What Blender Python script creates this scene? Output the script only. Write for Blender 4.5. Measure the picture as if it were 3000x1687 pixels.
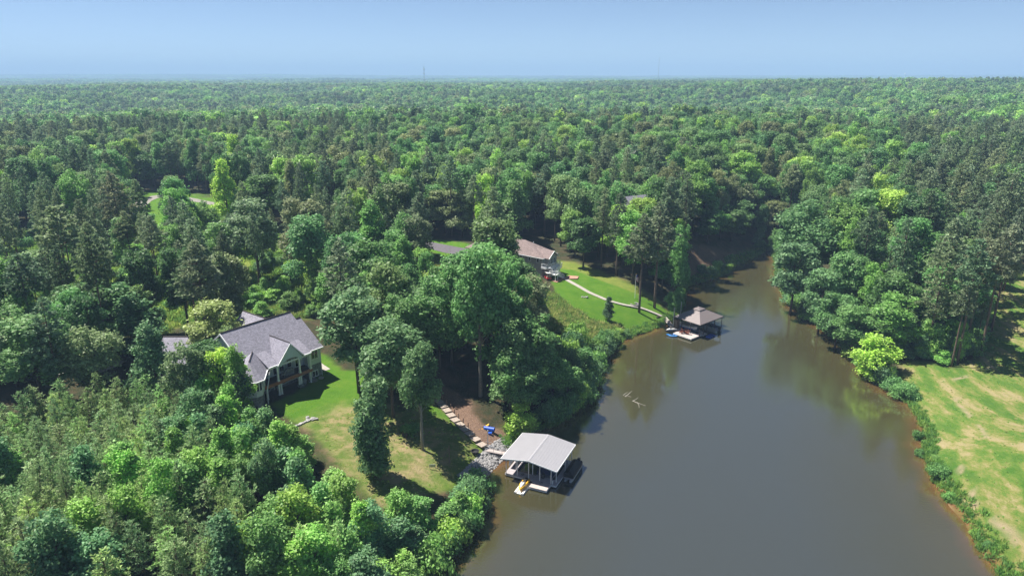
import bpy, bmesh, math, random
import numpy as np
from mathutils import Vector, Matrix
for o in list(bpy.data.objects): bpy.data.objects.remove(o, do_unlink=True)
SC = bpy.context.scene
COL = SC.collection
R = math.radians
# ---------------------------------------------------------------- camera, sky, sun, exposure
CAM_H = 57.0; PITCH = R(17.2); FPX = 1717.3
SP, CP = math.sin(PITCH), math.cos(PITCH)
cd = bpy.data.cameras.new('camera'); cam = bpy.data.objects.new('camera', cd); COL.objects.link(cam)
cam.location = (0, 0, CAM_H); cam.rotation_euler = (math.pi/2 - PITCH, 0, 0)
cd.sensor_width = 36; cd.lens = 24; cd.clip_start = 0.5; cd.clip_end = 60000
SC.camera = cam
SUN_EL = R(60); SUN_DIR = Vector((-0.90, 0.42, 0)).normalized()      # horizontal direction towards the sun
wd = bpy.data.worlds.new('World'); SC.world = wd; wd.use_nodes = True
wn, wl = wd.node_tree.nodes, wd.node_tree.links
sky = wn.new('ShaderNodeTexSky'); sky.sky_type = 'NISHITA'; sky.sun_disc = False
sky.sun_elevation = SUN_EL; sky.sun_rotation = math.atan2(SUN_DIR.x, SUN_DIR.y)
sky.air_density = 0.6; sky.dust_density = 0.0; sky.ozone_density = 4.0; sky.altitude = 1000
hs = wn.new('ShaderNodeHueSaturation'); hs.inputs['Saturation'].default_value = 0.92
wl.new(sky.outputs[0], hs.inputs['Color'])
wl.new(hs.outputs[0], wn['Background'].inputs['Color'])
wn['Background'].inputs['Strength'].default_value = 0.060
sd = bpy.data.lights.new('sun', 'SUN'); sun = bpy.data.objects.new('sun', sd); COL.objects.link(sun)
sd.energy = 5.0; sd.angle = R(0.53); sd.color = (1.0, 0.95, 0.87)
sv = Vector((SUN_DIR.x*math.cos(SUN_EL), SUN_DIR.y*math.cos(SUN_EL), math.sin(SUN_EL)))
sun.rotation_euler = sv.to_track_quat('Z', 'Y').to_euler(); sun.location = (-60, 40, 120)
SC.view_settings.view_transform = 'Standard'; SC.view_settings.look = 'None'
SC.view_settings.exposure = 1.02; SC.view_settings.gamma = 1; SC.view_settings.use_curve_mapping = False
SC.cycles.max_bounces = 6; SC.cycles.diffuse_bounces = 3; SC.cycles.glossy_bounces = 2
SC.cycles.transmission_bounces = 4; SC.cycles.volume_bounces = 1; SC.cycles.transparent_max_bounces = 8
SC.cycles.caustics_reflective = False; SC.cycles.caustics_refractive = False
SC.cycles.sample_clamp_indirect = 4; SC.cycles.use_denoising = True; SC.cycles.denoising_prefilter = 'ACCURATE'

HAZE = 2.6e-4
rng = np.random.default_rng(7)
random.seed(7)
# ---------------------------------------------------------------- survey: turning sight lines into places on the land
def at(u, v, h):
    dy = (v-724.5)/FPX; t = (CAM_H-h)/(SP+dy*CP)
    return ((u-1288)/FPX*t, (CP-dy*SP)*t)
def px(X, Y, Z):
    zc = Y*CP+(CAM_H-Z)*SP; yc = (CAM_H-Z)*CP-Y*SP
    return 1288+FPX*X/zc, 724.5+FPX*yc/zc
def inpoly(x, y, poly):
    x = np.asarray(x, float); y = np.asarray(y, float); r = np.zeros(x.shape, bool); n = len(poly)
    for i in range(n):
        x0, y0 = poly[i]; x1, y1 = poly[(i+1) % n]
        if y0 == y1: continue
        c = ((y0 > y) != (y1 > y)) & (x < (x1-x0)*(y-y0)/(y1-y0)+x0); r ^= c
    return r
def pdist(x, y, poly, closed=True):
    x = np.asarray(x, float); y = np.asarray(y, float); d = np.full(x.shape, 1e9); n = len(poly)
    for i in range(n if closed else n-1):
        x0, y0 = poly[i]; x1, y1 = poly[(i+1) % n]; ex, ey = x1-x0, y1-y0; L = ex*ex+ey*ey
        if L == 0: continue
        t = np.clip(((x-x0)*ex+(y-y0)*ey)/L, 0, 1)
        d = np.minimum(d, np.hypot(x-x0-t*ex, y-y0-t*ey))
    return d
def sdist(x, y, poly):
    d = pdist(x, y, poly); return np.where(inpoly(x, y, poly), -d, d)
LAKE_PX = [(1085,1449),(1140,1390),(1185,1335),(1200,1290),(1205,1240),(1208,1212),(1255,1165),(1268,1142),(1292,1105),
 (1330,1085),(1385,1072),(1440,1042),(1472,1012),(1482,985),(1497,950),(1512,915),(1528,888),(1545,868),(1580,850),
 (1620,836),(1655,822),(1688,806),(1705,785),(1715,760),(1722,735),(1740,716),(1790,703),(1828,688),(1852,668),(1895,648),
 (1925,632),(1945,640),(1955,690),(1975,740),(1995,775),(2045,812),(2095,842),(2135,880),(2175,930),(2205,962),(2245,990),
 (2282,1012),(2310,1050),(2326,1090),(2330,1140),(2346,1190),(2372,1240),(2402,1285),(2432,1315),(2452,1352),(2490,1408),(2525,1449),(2640,1570)]
LAKE = [at(u, v, 0) for u, v in LAKE_PX] + [(62,30),(70,-20),(60,-90),(-10,-95),(-25,-20),(-16,25)]
# smooth the shoreline and roughen it a little
def refine(poly, step=1.6, rough=0.28):
    out = []; n = len(poly); r = random.Random(3)
    for i in range(n):
        p0, p1, p2, p3 = poly[i-1], poly[i], poly[(i+1) % n], poly[(i+2) % n]
        k = max(1, int(math.hypot(p2[0]-p1[0], p2[1]-p1[1])/step)) if p1[1] > 60 else 2
        k = min(k, 14)
        for j in range(k):
            t = j/k; q = []
            for c in (0, 1):
                q.append(.5*(2*p1[c]+(p2[c]-p0[c])*t+(2*p0[c]-5*p1[c]+4*p2[c]-p3[c])*t*t+(3*p1[c]-p0[c]-3*p2[c]+p3[c])*t**3)+r.uniform(-rough, rough))
            out.append(tuple(q))
    return out
SHORE = refine(LAKE)
def vnoise(x, y, s, seed=0):
    x = np.asarray(x, float)/s; y = np.asarray(y, float)/s
    xi = np.floor(x).astype(np.int64); yi = np.floor(y).astype(np.int64); fx, fy = x-xi, y-yi
    fx = fx*fx*(3-2*fx); fy = fy*fy*(3-2*fy)
    def hsh(a, b):
        n = (a*374761393+b*668265263+seed*1442695041) & 0xffffffff
        n = ((n ^ (n >> 13))*1274126177) & 0xffffffff
        return ((n ^ (n >> 16)) & 0xffff)/65535.
    return (hsh(xi, yi)*(1-fx)+hsh(xi+1, yi)*fx)*(1-fy)+(hsh(xi, yi+1)*(1-fx)+hsh(xi+1, yi+1)*fx)*fy*1.0
def ramp(d): return 1-np.exp(-np.maximum(d, 0)/11.)
CTRL_PX = [(700,1010,5.5,16),(760,975,5.5,12),(650,780,7.5,20),(520,850,6.8,16),(430,960,6,14),(100,1000,6.5,30),(20,1250,5.5,25),(400,1300,5,25),
 (900,1300,3.6,16),(700,1110,4.6,14),(960,1130,3.4,12),(1060,1110,2.8,10),(1100,1000,3.8,12),(1000,930,5.5,14),(1207,1075,2.0,8),(1215,1128,1.5,5),(860,930,5.6,10),
 (1400,700,7,16),(1330,720,7,16),(1500,735,5.2,10),(1560,775,3.2,9),(1645,795,1.3,6),(1480,790,3.8,9),(1100,640,8.5,20),(1000,600,9.5,25),(1230,700,8,22),
 (1100,850,6,20),(450,550,10.5,45),(300,700,8.5,35),(700,620,9.5,35),(2450,960,2.4,14),(2560,900,4.5,16),(2560,1300,4.6,12),(2420,1120,2.2,9),(2500,1250,3.4,9),
 (2570,700,8,30),(2330,850,3.4,14),(1760,690,4,14),(2100,700,6,20)]
CTRL = []
for (u, v, h, s) in CTRL_PX:
    x, y = at(u, v, h); d = float(sdist(np.array([x]), np.array([y]), LAKE)[0])
    CTRL.append((x, y, h/max(float(ramp(np.array(d))), .25), s))
def sstep(a, b, x): t = np.clip((x-a)/(b-a), 0, 1); return t*t*(3-2*t)
def hfar(x, y):
    r = np.hypot(x, y); q = x/np.maximum(y, 50)
    b = 10+16*(vnoise(x, y, 210, 1)-.45)*np.clip((r-120)/300, .1, 1)+18*(vnoise(x, y, 800, 2)-.5)*np.clip((r-350)/700, 0, 1)
    b = b-16*np.exp(-((x+480)/230)**2-((y-640)/120)**2)+10*sstep(.05, .4, q)*np.exp(-((y-420)/150)**2)
    b = b+9*np.exp(-((y-1750)/350)**2)*sstep(-.1, .25, q)+14*np.exp(-((y-1100)/250)**2)*sstep(-.35, -.05, q)+16*(vnoise(x, y, 1800, 5)-.45)*np.clip((r-1500)/2000, 0, 1)
    b = np.where(r > 400, 33-.002*r-np.log1p(np.exp(np.clip((33-.002*r-b)/2.5, -30, 30)))*2.5, b)
    sk = 36+15*sstep(.02, -.5, q)+5*np.exp(-((q+.335)/.03)**2)+6*sstep(.15, .6, q)+4*(vnoise(q*60, q*0, 1, 9)-.5)
    b = b+(sk-b)*np.exp(-((y-7800)/1100)**2)
    return b
def hgt(x, y):
    x = np.asarray(x, float); y = np.asarray(y, float)
    num = 0.01*hfar(x, y); den = np.full(x.shape, 0.01)
    for cx, cy, h, s in CTRL:
        w = np.exp(-((x-cx)**2+(y-cy)**2)/(2*s*s)); num = num+w*h; den = den+w
    d = sdist(x, y, SHORE) if x.size < 60000 else None
    if d is None:
        near = (np.abs(x-10) < 220) & (y > -120) & (y < 330)
        d = np.full(x.shape, 300.); d[near] = sdist(x[near], y[near], SHORE)
    land = num/den*ramp(d)+0.25*(vnoise(x, y, 5, 4)-.5)*np.clip(d/4, 0, 1)+.15*np.clip(d/.5, 0, 1)
    return np.where(d > 0, land, np.maximum(d*.16, -3.)), d
def H1(x, y): return float(hgt(np.array([x]), np.array([y]))[0][0])
def g(u, v):                                   # ground point seen along a sight line
    h = 5.
    for _ in range(14):
        x, y = at(u, v, h); h = h*.5+.5*H1(x, y)
    return x, y, H1(x, y)
def gp(pts): return [g(u, v)[:2] for u, v in pts]
def top(u, v, Ht):                             # foot of something Ht tall whose tip lies on a sight line
    h = 5.
    for _ in range(14):
        x, y = at(u, v, h+Ht); h = h*.5+.5*H1(x, y)
    return x, y, H1(x, y)
# ---------------------------------------------------------------- materials
def mat(name, color, rough=.7, metal=0., var=.12, nscale=3., bump=0., bscale=20., alpha=None, spec=None):
    m = bpy.data.materials.new(name); m.use_nodes = True; n, l = m.node_tree.nodes, m.node_tree.links
    b = n['Principled BSDF']; b.inputs['Roughness'].default_value = rough; b.inputs['Metallic'].default_value = metal
    if spec is not None: b.inputs['Specular IOR Level'].default_value = spec
    tc = n.new('ShaderNodeTexCoord')
    nz = n.new('ShaderNodeTexNoise'); nz.inputs['Scale'].default_value = nscale; nz.inputs['Detail'].default_value = 6
    l.new(tc.outputs['Object'], nz.inputs['Vector'])
    rp = n.new('ShaderNodeValToRGB'); rp.color_ramp.elements[0].position = .3; rp.color_ramp.elements[1].position = .7
    rp.color_ramp.elements[0].color = (*[c*(1-var) for c in color], 1); rp.color_ramp.elements[1].color = (*[min(1, c*(1+var)) for c in color], 1)
    l.new(nz.outputs[0], rp.inputs[0]); l.new(rp.outputs[0], b.inputs['Base Color'])
    if bump:
        n2 = n.new('ShaderNodeTexNoise'); n2.inputs['Scale'].default_value = bscale; l.new(tc.outputs['Object'], n2.inputs['Vector'])
        bp = n.new('ShaderNodeBump'); bp.inputs['Strength'].default_value = bump; bp.inputs['Distance'].default_value = .05
        l.new(n2.outputs[0], bp.inputs['Height']); l.new(bp.outputs[0], b.inputs['Normal'])
    return m
def leafmat(name, default, trans=.48, rough=.5, lo=1.7, hi=4.4):
    m = bpy.data.materials.new(name); m.use_nodes = True; n, l = m.node_tree.nodes, m.node_tree.links
    b = n['Principled BSDF']; out = n['Material Output']
    a = n.new('ShaderNodeAttribute'); a.attribute_type = 'INSTANCER'; a.attribute_name = 'tint'
    geo = n.new('ShaderNodeNewGeometry')
    hv = n.new('ShaderNodeHueSaturation')
    rr = n.new('ShaderNodeMapRange'); rr.inputs['To Min'].default_value = lo; rr.inputs['To Max'].default_value = hi
    hv.inputs['Saturation'].default_value = .90; l.new(geo.outputs['Random Per Island'], rr.inputs[0]); l.new(rr.outputs[0], hv.inputs['Value'])
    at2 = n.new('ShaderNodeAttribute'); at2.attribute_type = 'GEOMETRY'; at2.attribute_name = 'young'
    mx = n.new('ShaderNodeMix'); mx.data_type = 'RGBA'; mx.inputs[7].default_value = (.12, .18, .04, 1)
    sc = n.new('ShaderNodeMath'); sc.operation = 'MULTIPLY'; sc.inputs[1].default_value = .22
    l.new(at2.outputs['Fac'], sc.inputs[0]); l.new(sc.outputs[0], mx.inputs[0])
    l.new(a.outputs['Color'], mx.inputs[6]); l.new(mx.outputs[2], hv.inputs['Color']); l.new(hv.outputs[0], b.inputs['Base Color'])
    b.inputs['Roughness'].default_value = rough; b.inputs['Specular IOR Level'].default_value = .35
    tr = n.new('ShaderNodeBsdfTranslucent'); l.new(hv.outputs[0], tr.inputs['Color'])
    ms = n.new('ShaderNodeMixShader'); ms.inputs[0].default_value = trans
    l.new(b.outputs[0], ms.inputs[1]); l.new(tr.outputs[0], ms.inputs[2]); l.new(ms.outputs[0], out.inputs[0])
    return m
M = {}
M['leaf'] = leafmat('broadleaf_leaves', 0); M['needle'] = leafmat('pine_needles', 0, .35, .6, 2.4, 5.2)
M['bark'] = mat('brown_bark', (.10,.075,.055), .9, var=.4, nscale=4, bump=.6)
M['grey_bark'] = mat('grey_bark', (.24,.22,.19), .9, var=.3, nscale=4, bump=.5)
M['pine_bark'] = mat('pine_bark', (.15,.10,.075), .9, var=.4, nscale=3, bump=.6)
M['dead_wood'] = mat('bleached_wood', (.45,.42,.38), .8, var=.25, nscale=6)
M['white'] = mat('white_paint', (.86,.87,.88), .45, var=.04)
M['siding'] = None
M['trim'] = mat('white_trim', (.88,.89,.90), .5, var=.05)
M['glass'] = mat('window_glass', (.012,.015,.02), .06, var=.3, spec=.8)
M['screen'] = mat('dark_porch_screen', (.012,.014,.018), .45, var=.3)
M['stone'] = mat('grey_stone_veneer', (.21,.21,.225), .85, var=.5, nscale=2.5, bump=.6, bscale=5)
M['concrete'] = mat('pale_concrete', (.37,.34,.30), .85, var=.10, nscale=1.5, bump=.2)
M['patio'] = mat('patio_concrete', (.30,.28,.26), .85, var=.15, nscale=1.5)
M['redwood'] = mat('red_brown_stained_wood', (.30,.11,.06), .6, var=.3, nscale=2)
M['deckwood'] = mat('dark_deck_boards', (.060,.042,.035), .7, var=.3, nscale=3)
M['plank'] = mat('weathered_plank', (.36,.30,.25), .85, var=.25, nscale=5)
M['timber'] = mat('old_timber', (.20,.14,.10), .9, var=.3, nscale=5)
M['darkmetal'] = mat('dark_bronze_metal', (.055,.045,.042), .5, .3)
M['galv'] = mat('galvanised_steel', (.45,.47,.49), .45, .6, var=.1)
M['whitemetal'] = mat('white_roof_metal', (.34,.335,.355), .5, 0, var=.035, nscale=1.2)
M['browmetal'] = mat('brown_roof_metal', (.225,.190,.185), .42, .15, var=.06, nscale=1.5)
M['dockdeck'] = mat('tan_dock_deck', (.44,.375,.35), .8, var=.08)
M['dockgrey'] = mat('grey_dock_deck', (.36,.33,.34), .8, var=.10)
M['float'] = mat('black_dock_float', (.02,.02,.024), .6)
M['navy'] = mat('navy_boat_cover', (.015,.03,.10), .6, var=.2)
M['blue'] = mat('bright_blue_plastic', (.02,.09,.45), .35)
M['ltblue'] = mat('light_blue_plastic', (.06,.25,.60), .35)
M['yellow'] = mat('yellow_plastic', (.75,.42,.03), .35)
M['gelwhite'] = mat('white_gelcoat', (.75,.74,.72), .2)
M['black'] = mat('black_rubber', (.012,.012,.013), .6)
M['red'] = mat('red_paint', (.45,.02,.04), .35)
M['cedar'] = mat('red_cedar_chair', (.33,.11,.06), .6, var=.25)
M['asphalt'] = mat('asphalt', (.11,.10,.115), .9, var=.18, nscale=1.2, bump=.3)
M['gravel'] = mat('pale_gravel', (.24,.22,.20), .95, var=.2, nscale=1.2, bump=.5, bscale=6)
M['brick'] = mat('pink_brick_paving', (.40,.22,.16), .9, var=.2, nscale=5)
M['rock'] = mat('limestone_rock', (.31,.30,.295), .9, var=.4, nscale=1.5, bump=.4)
M['taupe'] = mat('taupe_siding', (.36,.335,.32), .8, var=.08)
M['flagred'] = mat('flag_red', (.45,.03,.04), .8); M['flagblue'] = mat('flag_blue', (.03,.05,.25), .8)
M['tan'] = mat('tan_canvas', (.45,.38,.30), .9)
def siding(name, col, gap=.18, vertical=False, dark=.55):
    m = bpy.data.materials.new(name); m.use_nodes = True; n, l = m.node_tree.nodes, m.node_tree.links; b = n['Principled BSDF']
    tc = n.new('ShaderNodeTexCoord'); w = n.new('ShaderNodeTexWave'); w.wave_profile = 'SAW'
    w.bands_direction = 'X' if vertical else 'Z'; w.inputs['Scale'].default_value = .314/gap; l.new(tc.outputs['Object'], w.inputs['Vector'])
    r = n.new('ShaderNodeValToRGB'); r.color_ramp.elements[0].position = 0; r.color_ramp.elements[0].color = (*[c*dark for c in col], 1)
    r.color_ramp.elements[1].position = .2; r.color_ramp.elements[1].color = (*col, 1)
    l.new(w.outputs[0], r.inputs[0]); l.new(r.outputs[0], b.inputs['Base Color']); b.inputs['Roughness'].default_value = .7
    return m
M['siding'] = siding('pale_grey_siding', (.64,.69,.70)); M['shake'] = siding('pale_blue_grey_shake', (.58,.67,.72), .3, True, .75)
def shingle(name, col, sc=1.0):
    m = bpy.data.materials.new(name); m.use_nodes = True; n, l = m.node_tree.nodes, m.node_tree.links; b = n['Principled BSDF']
    tc = n.new('ShaderNodeTexCoord'); sx = n.new('ShaderNodeSeparateXYZ'); cx = n.new('ShaderNodeCombineXYZ')
    l.new(tc.outputs['UV'], sx.inputs[0]); l.new(sx.outputs[0], cx.inputs[0]); l.new(sx.outputs[1], cx.inputs[1])
    br = n.new('ShaderNodeTexBrick'); br.inputs['Scale'].default_value = 1; br.inputs['Brick Width'].default_value = .32; br.inputs['Row Height'].default_value = .20
    br.inputs['Mortar Size'].default_value = .012; br.inputs['Bias'].default_value = -.1; br.offset = .37
    br.inputs['Color1'].default_value = (*[c*1.25 for c in col], 1); br.inputs['Color2'].default_value = (*[c*.8 for c in col], 1); br.inputs['Mortar'].default_value = (*[c*.4 for c in col], 1)
    l.new(cx.outputs[0], br.inputs['Vector'])
    nz = n.new('ShaderNodeTexNoise'); nz.inputs['Scale'].default_value = 2.2; nz.inputs['Detail'].default_value = 8; l.new(tc.outputs['Object'], nz.inputs['Vector'])
    mp = n.new('ShaderNodeMapRange'); mp.inputs[1].default_value = .3; mp.inputs[2].default_value = .7; mp.inputs[3].default_value = .92; mp.inputs[4].default_value = 1.08; l.new(nz.outputs[0], mp.inputs[0])
    hv = n.new('ShaderNodeHueSaturation'); l.new(mp.outputs[0], hv.inputs['Value']); l.new(br.outputs[0], hv.inputs['Color'])
    l.new(hv.outputs[0], b.inputs['Base Color']); b.inputs['Roughness'].default_value = .9
    bp = n.new('ShaderNodeBump'); bp.inputs['Strength'].default_value = .5; bp.inputs['Distance'].default_value = .02; l.new(br.outputs['Fac'], bp.inputs['Height']); bp.invert = True
    l.new(bp.outputs[0], b.inputs['Normal'])
    return m
M['shingle'] = shingle('grey_violet_shingles', (.25,.24,.29)); M['shingle2'] = shingle('brown_shingles', (.23,.175,.165))
# ---------------------------------------------------------------- mesh helpers
def tag(o, label=None, cat=None, group=None, kind=None):
    if label: o['label'] = label
    if cat: o['category'] = cat
    if group: o['group'] = group
    if kind: o['kind'] = kind
    return o
def empty(name, loc, rz=0, label=None, cat=None, group=None):
    o = bpy.data.objects.new(name, None); o.location = loc; o.rotation_euler = (0, 0, rz); o.empty_display_size = .5
    COL.objects.link(o); return tag(o, label, cat, group)
class MB:
    def __init__(s): s.v = []; s.f = []; s.uv = []
    def face(s, pts, uv=None):
        n = len(s.v); s.v += [tuple(p) for p in pts]; s.f.append(tuple(range(n, n+len(pts)))); s.uv.append(uv)
        return s
    def box(s, c, d, rz=0, M4=None):
        x, y, z = d[0]/2, d[1]/2, d[2]/2; ca, sa = math.cos(rz), math.sin(rz)
        P = []
        for q in ((-x,-y,-z),(x,-y,-z),(x,y,-z),(-x,y,-z),(-x,-y,z),(x,-y,z),(x,y,z),(-x,y,z)):
            P.append((c[0]+q[0]*ca-q[1]*sa, c[1]+q[0]*sa+q[1]*ca, c[2]+q[2]))
        n = len(s.v); s.v += P
        for f in ((0,3,2,1),(4,5,6,7),(0,1,5,4),(1,2,6,5),(2,3,7,6),(3,0,4,7)): s.f.append(tuple(n+i for i in f)); s.uv.append(None)
        return s
    def bx(s, x0, x1, y0, y1, z0, z1): return s.box(((x0+x1)/2, (y0+y1)/2, (z0+z1)/2), (abs(x1-x0), abs(y1-y0), abs(z1-z0)))
    def tube(s, p0, p1, r0, r1=None, n=8, cap=True):
        r1 = r0 if r1 is None else r1; p0 = Vector(p0); p1 = Vector(p1); d = (p1-p0).normalized()
        a = d.orthogonal().normalized(); b = d.cross(a); k = len(s.v)
        for p, r in ((p0, r0), (p1, r1)):
            for i in range(n):
                t = 2*math.pi*i/n; s.v.append(tuple(p+a*math.cos(t)*r+b*math.sin(t)*r))
        for i in range(n): s.f.append((k+i, k+(i+1) % n, k+n+(i+1) % n, k+n+i)); s.uv.append(None)
        if cap: s.f.append(tuple(k+i for i in range(n))[::-1]); s.f.append(tuple(k+n+i for i in range(n))); s.uv += [None, None]
        return s
    def path(s, pts, rad, n=6):
        k = len(s.v); m = len(pts); P = [Vector(p) for p in pts]
        for i, p in enumerate(P):
            d = (P[min(i+1, m-1)]-P[max(i-1, 0)]).normalized(); a = d.cross(Vector((.31,.93,.2))).normalized(); b = d.cross(a)
            r = rad[i] if hasattr(rad, '__len__') else rad
            for j in range(n):
                t = 2*math.pi*j/n; s.v.append(tuple(p+a*math.cos(t)*r+b*math.sin(t)*r))
        for i in range(m-1):
            for j in range(n): s.f.append((k+i*n+j, k+i*n+(j+1) % n, k+(i+1)*n+(j+1) % n, k+(i+1)*n+j)); s.uv.append(None)
        s.f.append(tuple(k+j for j in range(n))[::-1]); s.f.append(tuple(k+(m-1)*n+j for j in range(n))); s.uv += [None, None]
        return s
    def slab(s, pts, th):                       # polygon in space extruded straight down; top gets roof UVs
        P = [Vector(p) for p in pts]; n = (P[1]-P[0]).cross(P[2]-P[0]).normalized()
        if n.z < 0: P = P[::-1]; n = -n
        e = Vector((0, 0, 1)).cross(n); e = e.normalized() if e.length > 1e-4 else Vector((1, 0, 0)); q = n.cross(e)
        s.face(P, [((p).dot(e), (p).dot(q)) for p in P]); Q = [p-Vector((0, 0, th)) for p in P]
        s.face(Q[::-1])
        for i in range(len(P)):
            j = (i+1) % len(P); s.face([P[i], Q[i], Q[j], P[j]])
        return s
    def prism(s, poly, z0, z1):                 # plan polygon extruded up
        A = sum(poly[i][0]*poly[(i+1) % len(poly)][1]-poly[(i+1) % len(poly)][0]*poly[i][1] for i in range(len(poly)))
        if A < 0: poly = poly[::-1]
        s.face([(x, y, z1) for x, y in poly]); s.face([(x, y, z0) for x, y in poly][::-1])
        for i in range(len(poly)):
            a, b = poly[i], poly[(i+1) % len(poly)]; s.face([(a[0], a[1], z0), (b[0], b[1], z0), (b[0], b[1], z1), (a[0], a[1], z1)])
        return s
    def sweep(s, secs):                         # loft of equal-count closed sections
        n = len(secs[0]); k = len(s.v)
        for sec in secs: s.v += [tuple(p) for p in sec]
        for i in range(len(secs)-1):
            for j in range(n): s.f.append((k+i*n+j, k+i*n+(j+1) % n, k+(i+1)*n+(j+1) % n, k+(i+1)*n+j)); s.uv.append(None)
        s.f.append(tuple(k+j for j in range(n))[::-1]); s.f.append(tuple(k+(len(secs)-1)*n+j for j in range(n))); s.uv += [None, None]
        return s
    def mesh(s, name):
        me = bpy.data.meshes.new(name); me.from_pydata(s.v, [], s.f)
        if any(u is not None for u in s.uv):
            ul = me.uv_layers.new(name='UVMap'); i = 0
            for f, u in zip(s.f, s.uv):
                for j in range(len(f)):
                    if u is not None: ul.data[i].uv = u[j]
                    i += 1
        me.validate(); me.update(); return me
    def build(s, name, m, parent=None, loc=None, rz=0, smooth=False):
        me = s.mesh(name); me.materials.append(M[m] if isinstance(m, str) else m)
        if smooth: me.polygons.foreach_set('use_smooth', [True]*len(me.polygons))
        o = bpy.data.objects.new(name, me); COL.objects.link(o)
        if parent is not None: o.parent = parent
        if loc is not None: o.location = loc
        o.rotation_euler = (0, 0, rz); return o
def copyo(src, name, parent, loc, rz=0, scale=None):
    o = src.copy(); o.name = name; COL.objects.link(o); o.parent = parent; o.location = loc; o.rotation_euler = (0, 0, rz)
    if scale: o.scale = scale
    return o
def copytree(o, loc, rz, label=None, parent=None):
    c = o.copy(); COL.objects.link(c); c.parent = parent
    if parent is None: c.location = loc; c.rotation_euler = (0, 0, rz)
    if label: c['label'] = label
    for ch in o.children: copytree(ch, None, None, None, c)
    return c
# ---------------------------------------------------------------- ground
def axis(a, b, step, lo, hi, g_=1.09, mx=420):
    c = list(np.arange(a, b+1e-6, step)); s = step
    while c[-1] < hi: s = min(s*g_, mx); c.append(c[-1]+s)
    s = step
    while c[0] > lo: s = min(s*g_, mx); c.insert(0, c[0]-s)
    return np.array(c)
GX = axis(-72, 96, .6, -13000, 13000); GY = axis(58, 196, .6, -1500, 14500)
XX, YY = np.meshgrid(GX, GY); fx, fy = XX.ravel(), YY.ravel()
HH, DD = hgt(fx, fy)
HH = np.where((fy < 60) & (np.abs(fx-25) < 90), np.minimum(HH, 2.5), HH)
def grid_mesh(name, xs, ys, z):
    nx, ny = len(xs), len(ys); X, Y = np.meshgrid(xs, ys)
    co = np.stack([X.ravel(), Y.ravel(), z], 1).astype(np.float32)
    i, j = np.meshgrid(np.arange(nx-1), np.arange(ny-1)); a = (j*nx+i).ravel()
    f = np.stack([a, a+1, a+nx+1, a+nx], 1).astype(np.int32)
    me = bpy.data.meshes.new(name); me.vertices.add(len(co)); me.vertices.foreach_set('co', co.ravel())
    me.loops.add(f.size); me.loops.foreach_set('vertex_index', f.ravel()); me.polygons.add(len(f))
    me.polygons.foreach_set('loop_start', np.arange(0, f.size, 4, dtype=np.int32)); me.polygons.foreach_set('loop_total', np.full(len(f), 4, np.int32))
    me.update(calc_edges=True); me.polygons.foreach_set('use_smooth', np.ones(len(f), bool)); return me
Z_LAWN = gp([(806,888),(835,900),(862,930),(905,934),(990,925),(1005,940),(985,965),(960,1000),(985,1040),(1085,1010),(1180,1075),(1213,1110),(1222,1128),(1245,1150),(1205,1195),
             (1130,1235),(1060,1240),(1000,1290),(955,1262),(870,1185),(790,1090),(755,1072),(690,1030),(670,1020),(770,975)])
Z_WORN = gp([(960,1005),(1090,1050),(1190,1110),(1215,1150),(1150,1195),(1000,1290),(955,1262),(870,1185),(785,1090),(760,1060),(850,1030)])
Z_MULCH = gp([(1075,965),(1130,975),(1180,1010),(1215,1070),(1262,1080),(1290,1095),(1266,1140),(1210,1115),(1150,1060),(1080,1010)])
Z_WOODFLOOR = gp([(985,880),(1100,900),(1150,960),(1075,990),(1000,960)])
Z_LAWNB = gp([(1386,706),(1398,676),(1440,678),(1500,702),(1560,724),(1640,758),(1690,792),(1697,806),(1650,824),(1580,838),(1558,812),(1520,815),(1480,800),(1440,775),(1400,745)])
Z_MEADB = gp([(1350,730),(1398,745),(1440,777),(1480,802),(1520,817),(1562,822),(1550,870),(1500,880),(1420,850),(1350,820)])
Z_DRIVE = gp([(1075,600),(1180,612),(1230,632),(1215,665),(1130,690),(1085,690),(1040,640),(960,610),(960,590)])
Z_DRIVE2 = gp([(1085,640),(1160,665),(1140,720),(1060,740),(1040,690)])
Z_ROAD = gp([(295,530),(335,482),(450,482),(600,505),(600,535),(520,568),(400,580),(330,568)])
Z_PARK = gp([(60,600),(400,600),(700,570),(860,560),(1080,640),(1080,720),(1000,760),(850,700),(860,780),(640,800),(560,800),(420,830),(300,840),(60,850)])
Z_BACKA = gp([(540,800),(600,760),(760,740),(830,790),(760,800),(640,790),(590,810)])
Z_FIELD = gp([(2900,560),(2600,660),(2510,690),(2480,830),(2460,895),(2400,925),(2265,905),(2262,945),(2300,1045),(2325,1090),(2335,1190),(2440,1330),(2525,1449),(2640,1570),(3300,1500)])
Z_NORTHB = gp([(1395,672),(1400,655),(1450,660),(1530,690),(1620,730),(1670,765),(1600,775),(1500,725)])
Z_BANK = gp([(1690,640),(1850,630),(1850,680),(1790,710),(1740,720),(1690,740),(1700,700)])
def zone(poly, w, x, y, nz=1.2):
    m = (x > min(p[0] for p in poly)-8) & (x < max(p[0] for p in poly)+8) & (y > min(p[1] for p in poly)-8) & (y < max(p[1] for p in poly)+8)
    r = np.zeros(x.shape)
    if m.any():
        d = sdist(x[m], y[m], poly)+(vnoise(x[m], y[m], 1.7, 8)-.5)*nz
        r[m] = np.clip(.5-d/(2*w), 0, 1)
    return r
zl = np.maximum.reduce([zone(Z_LAWN, .6, fx, fy), zone(Z_LAWNB, .35, fx, fy, .4), zone(Z_DRIVE, .8, fx, fy), zone(Z_ROAD, 2, fx, fy)])
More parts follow.
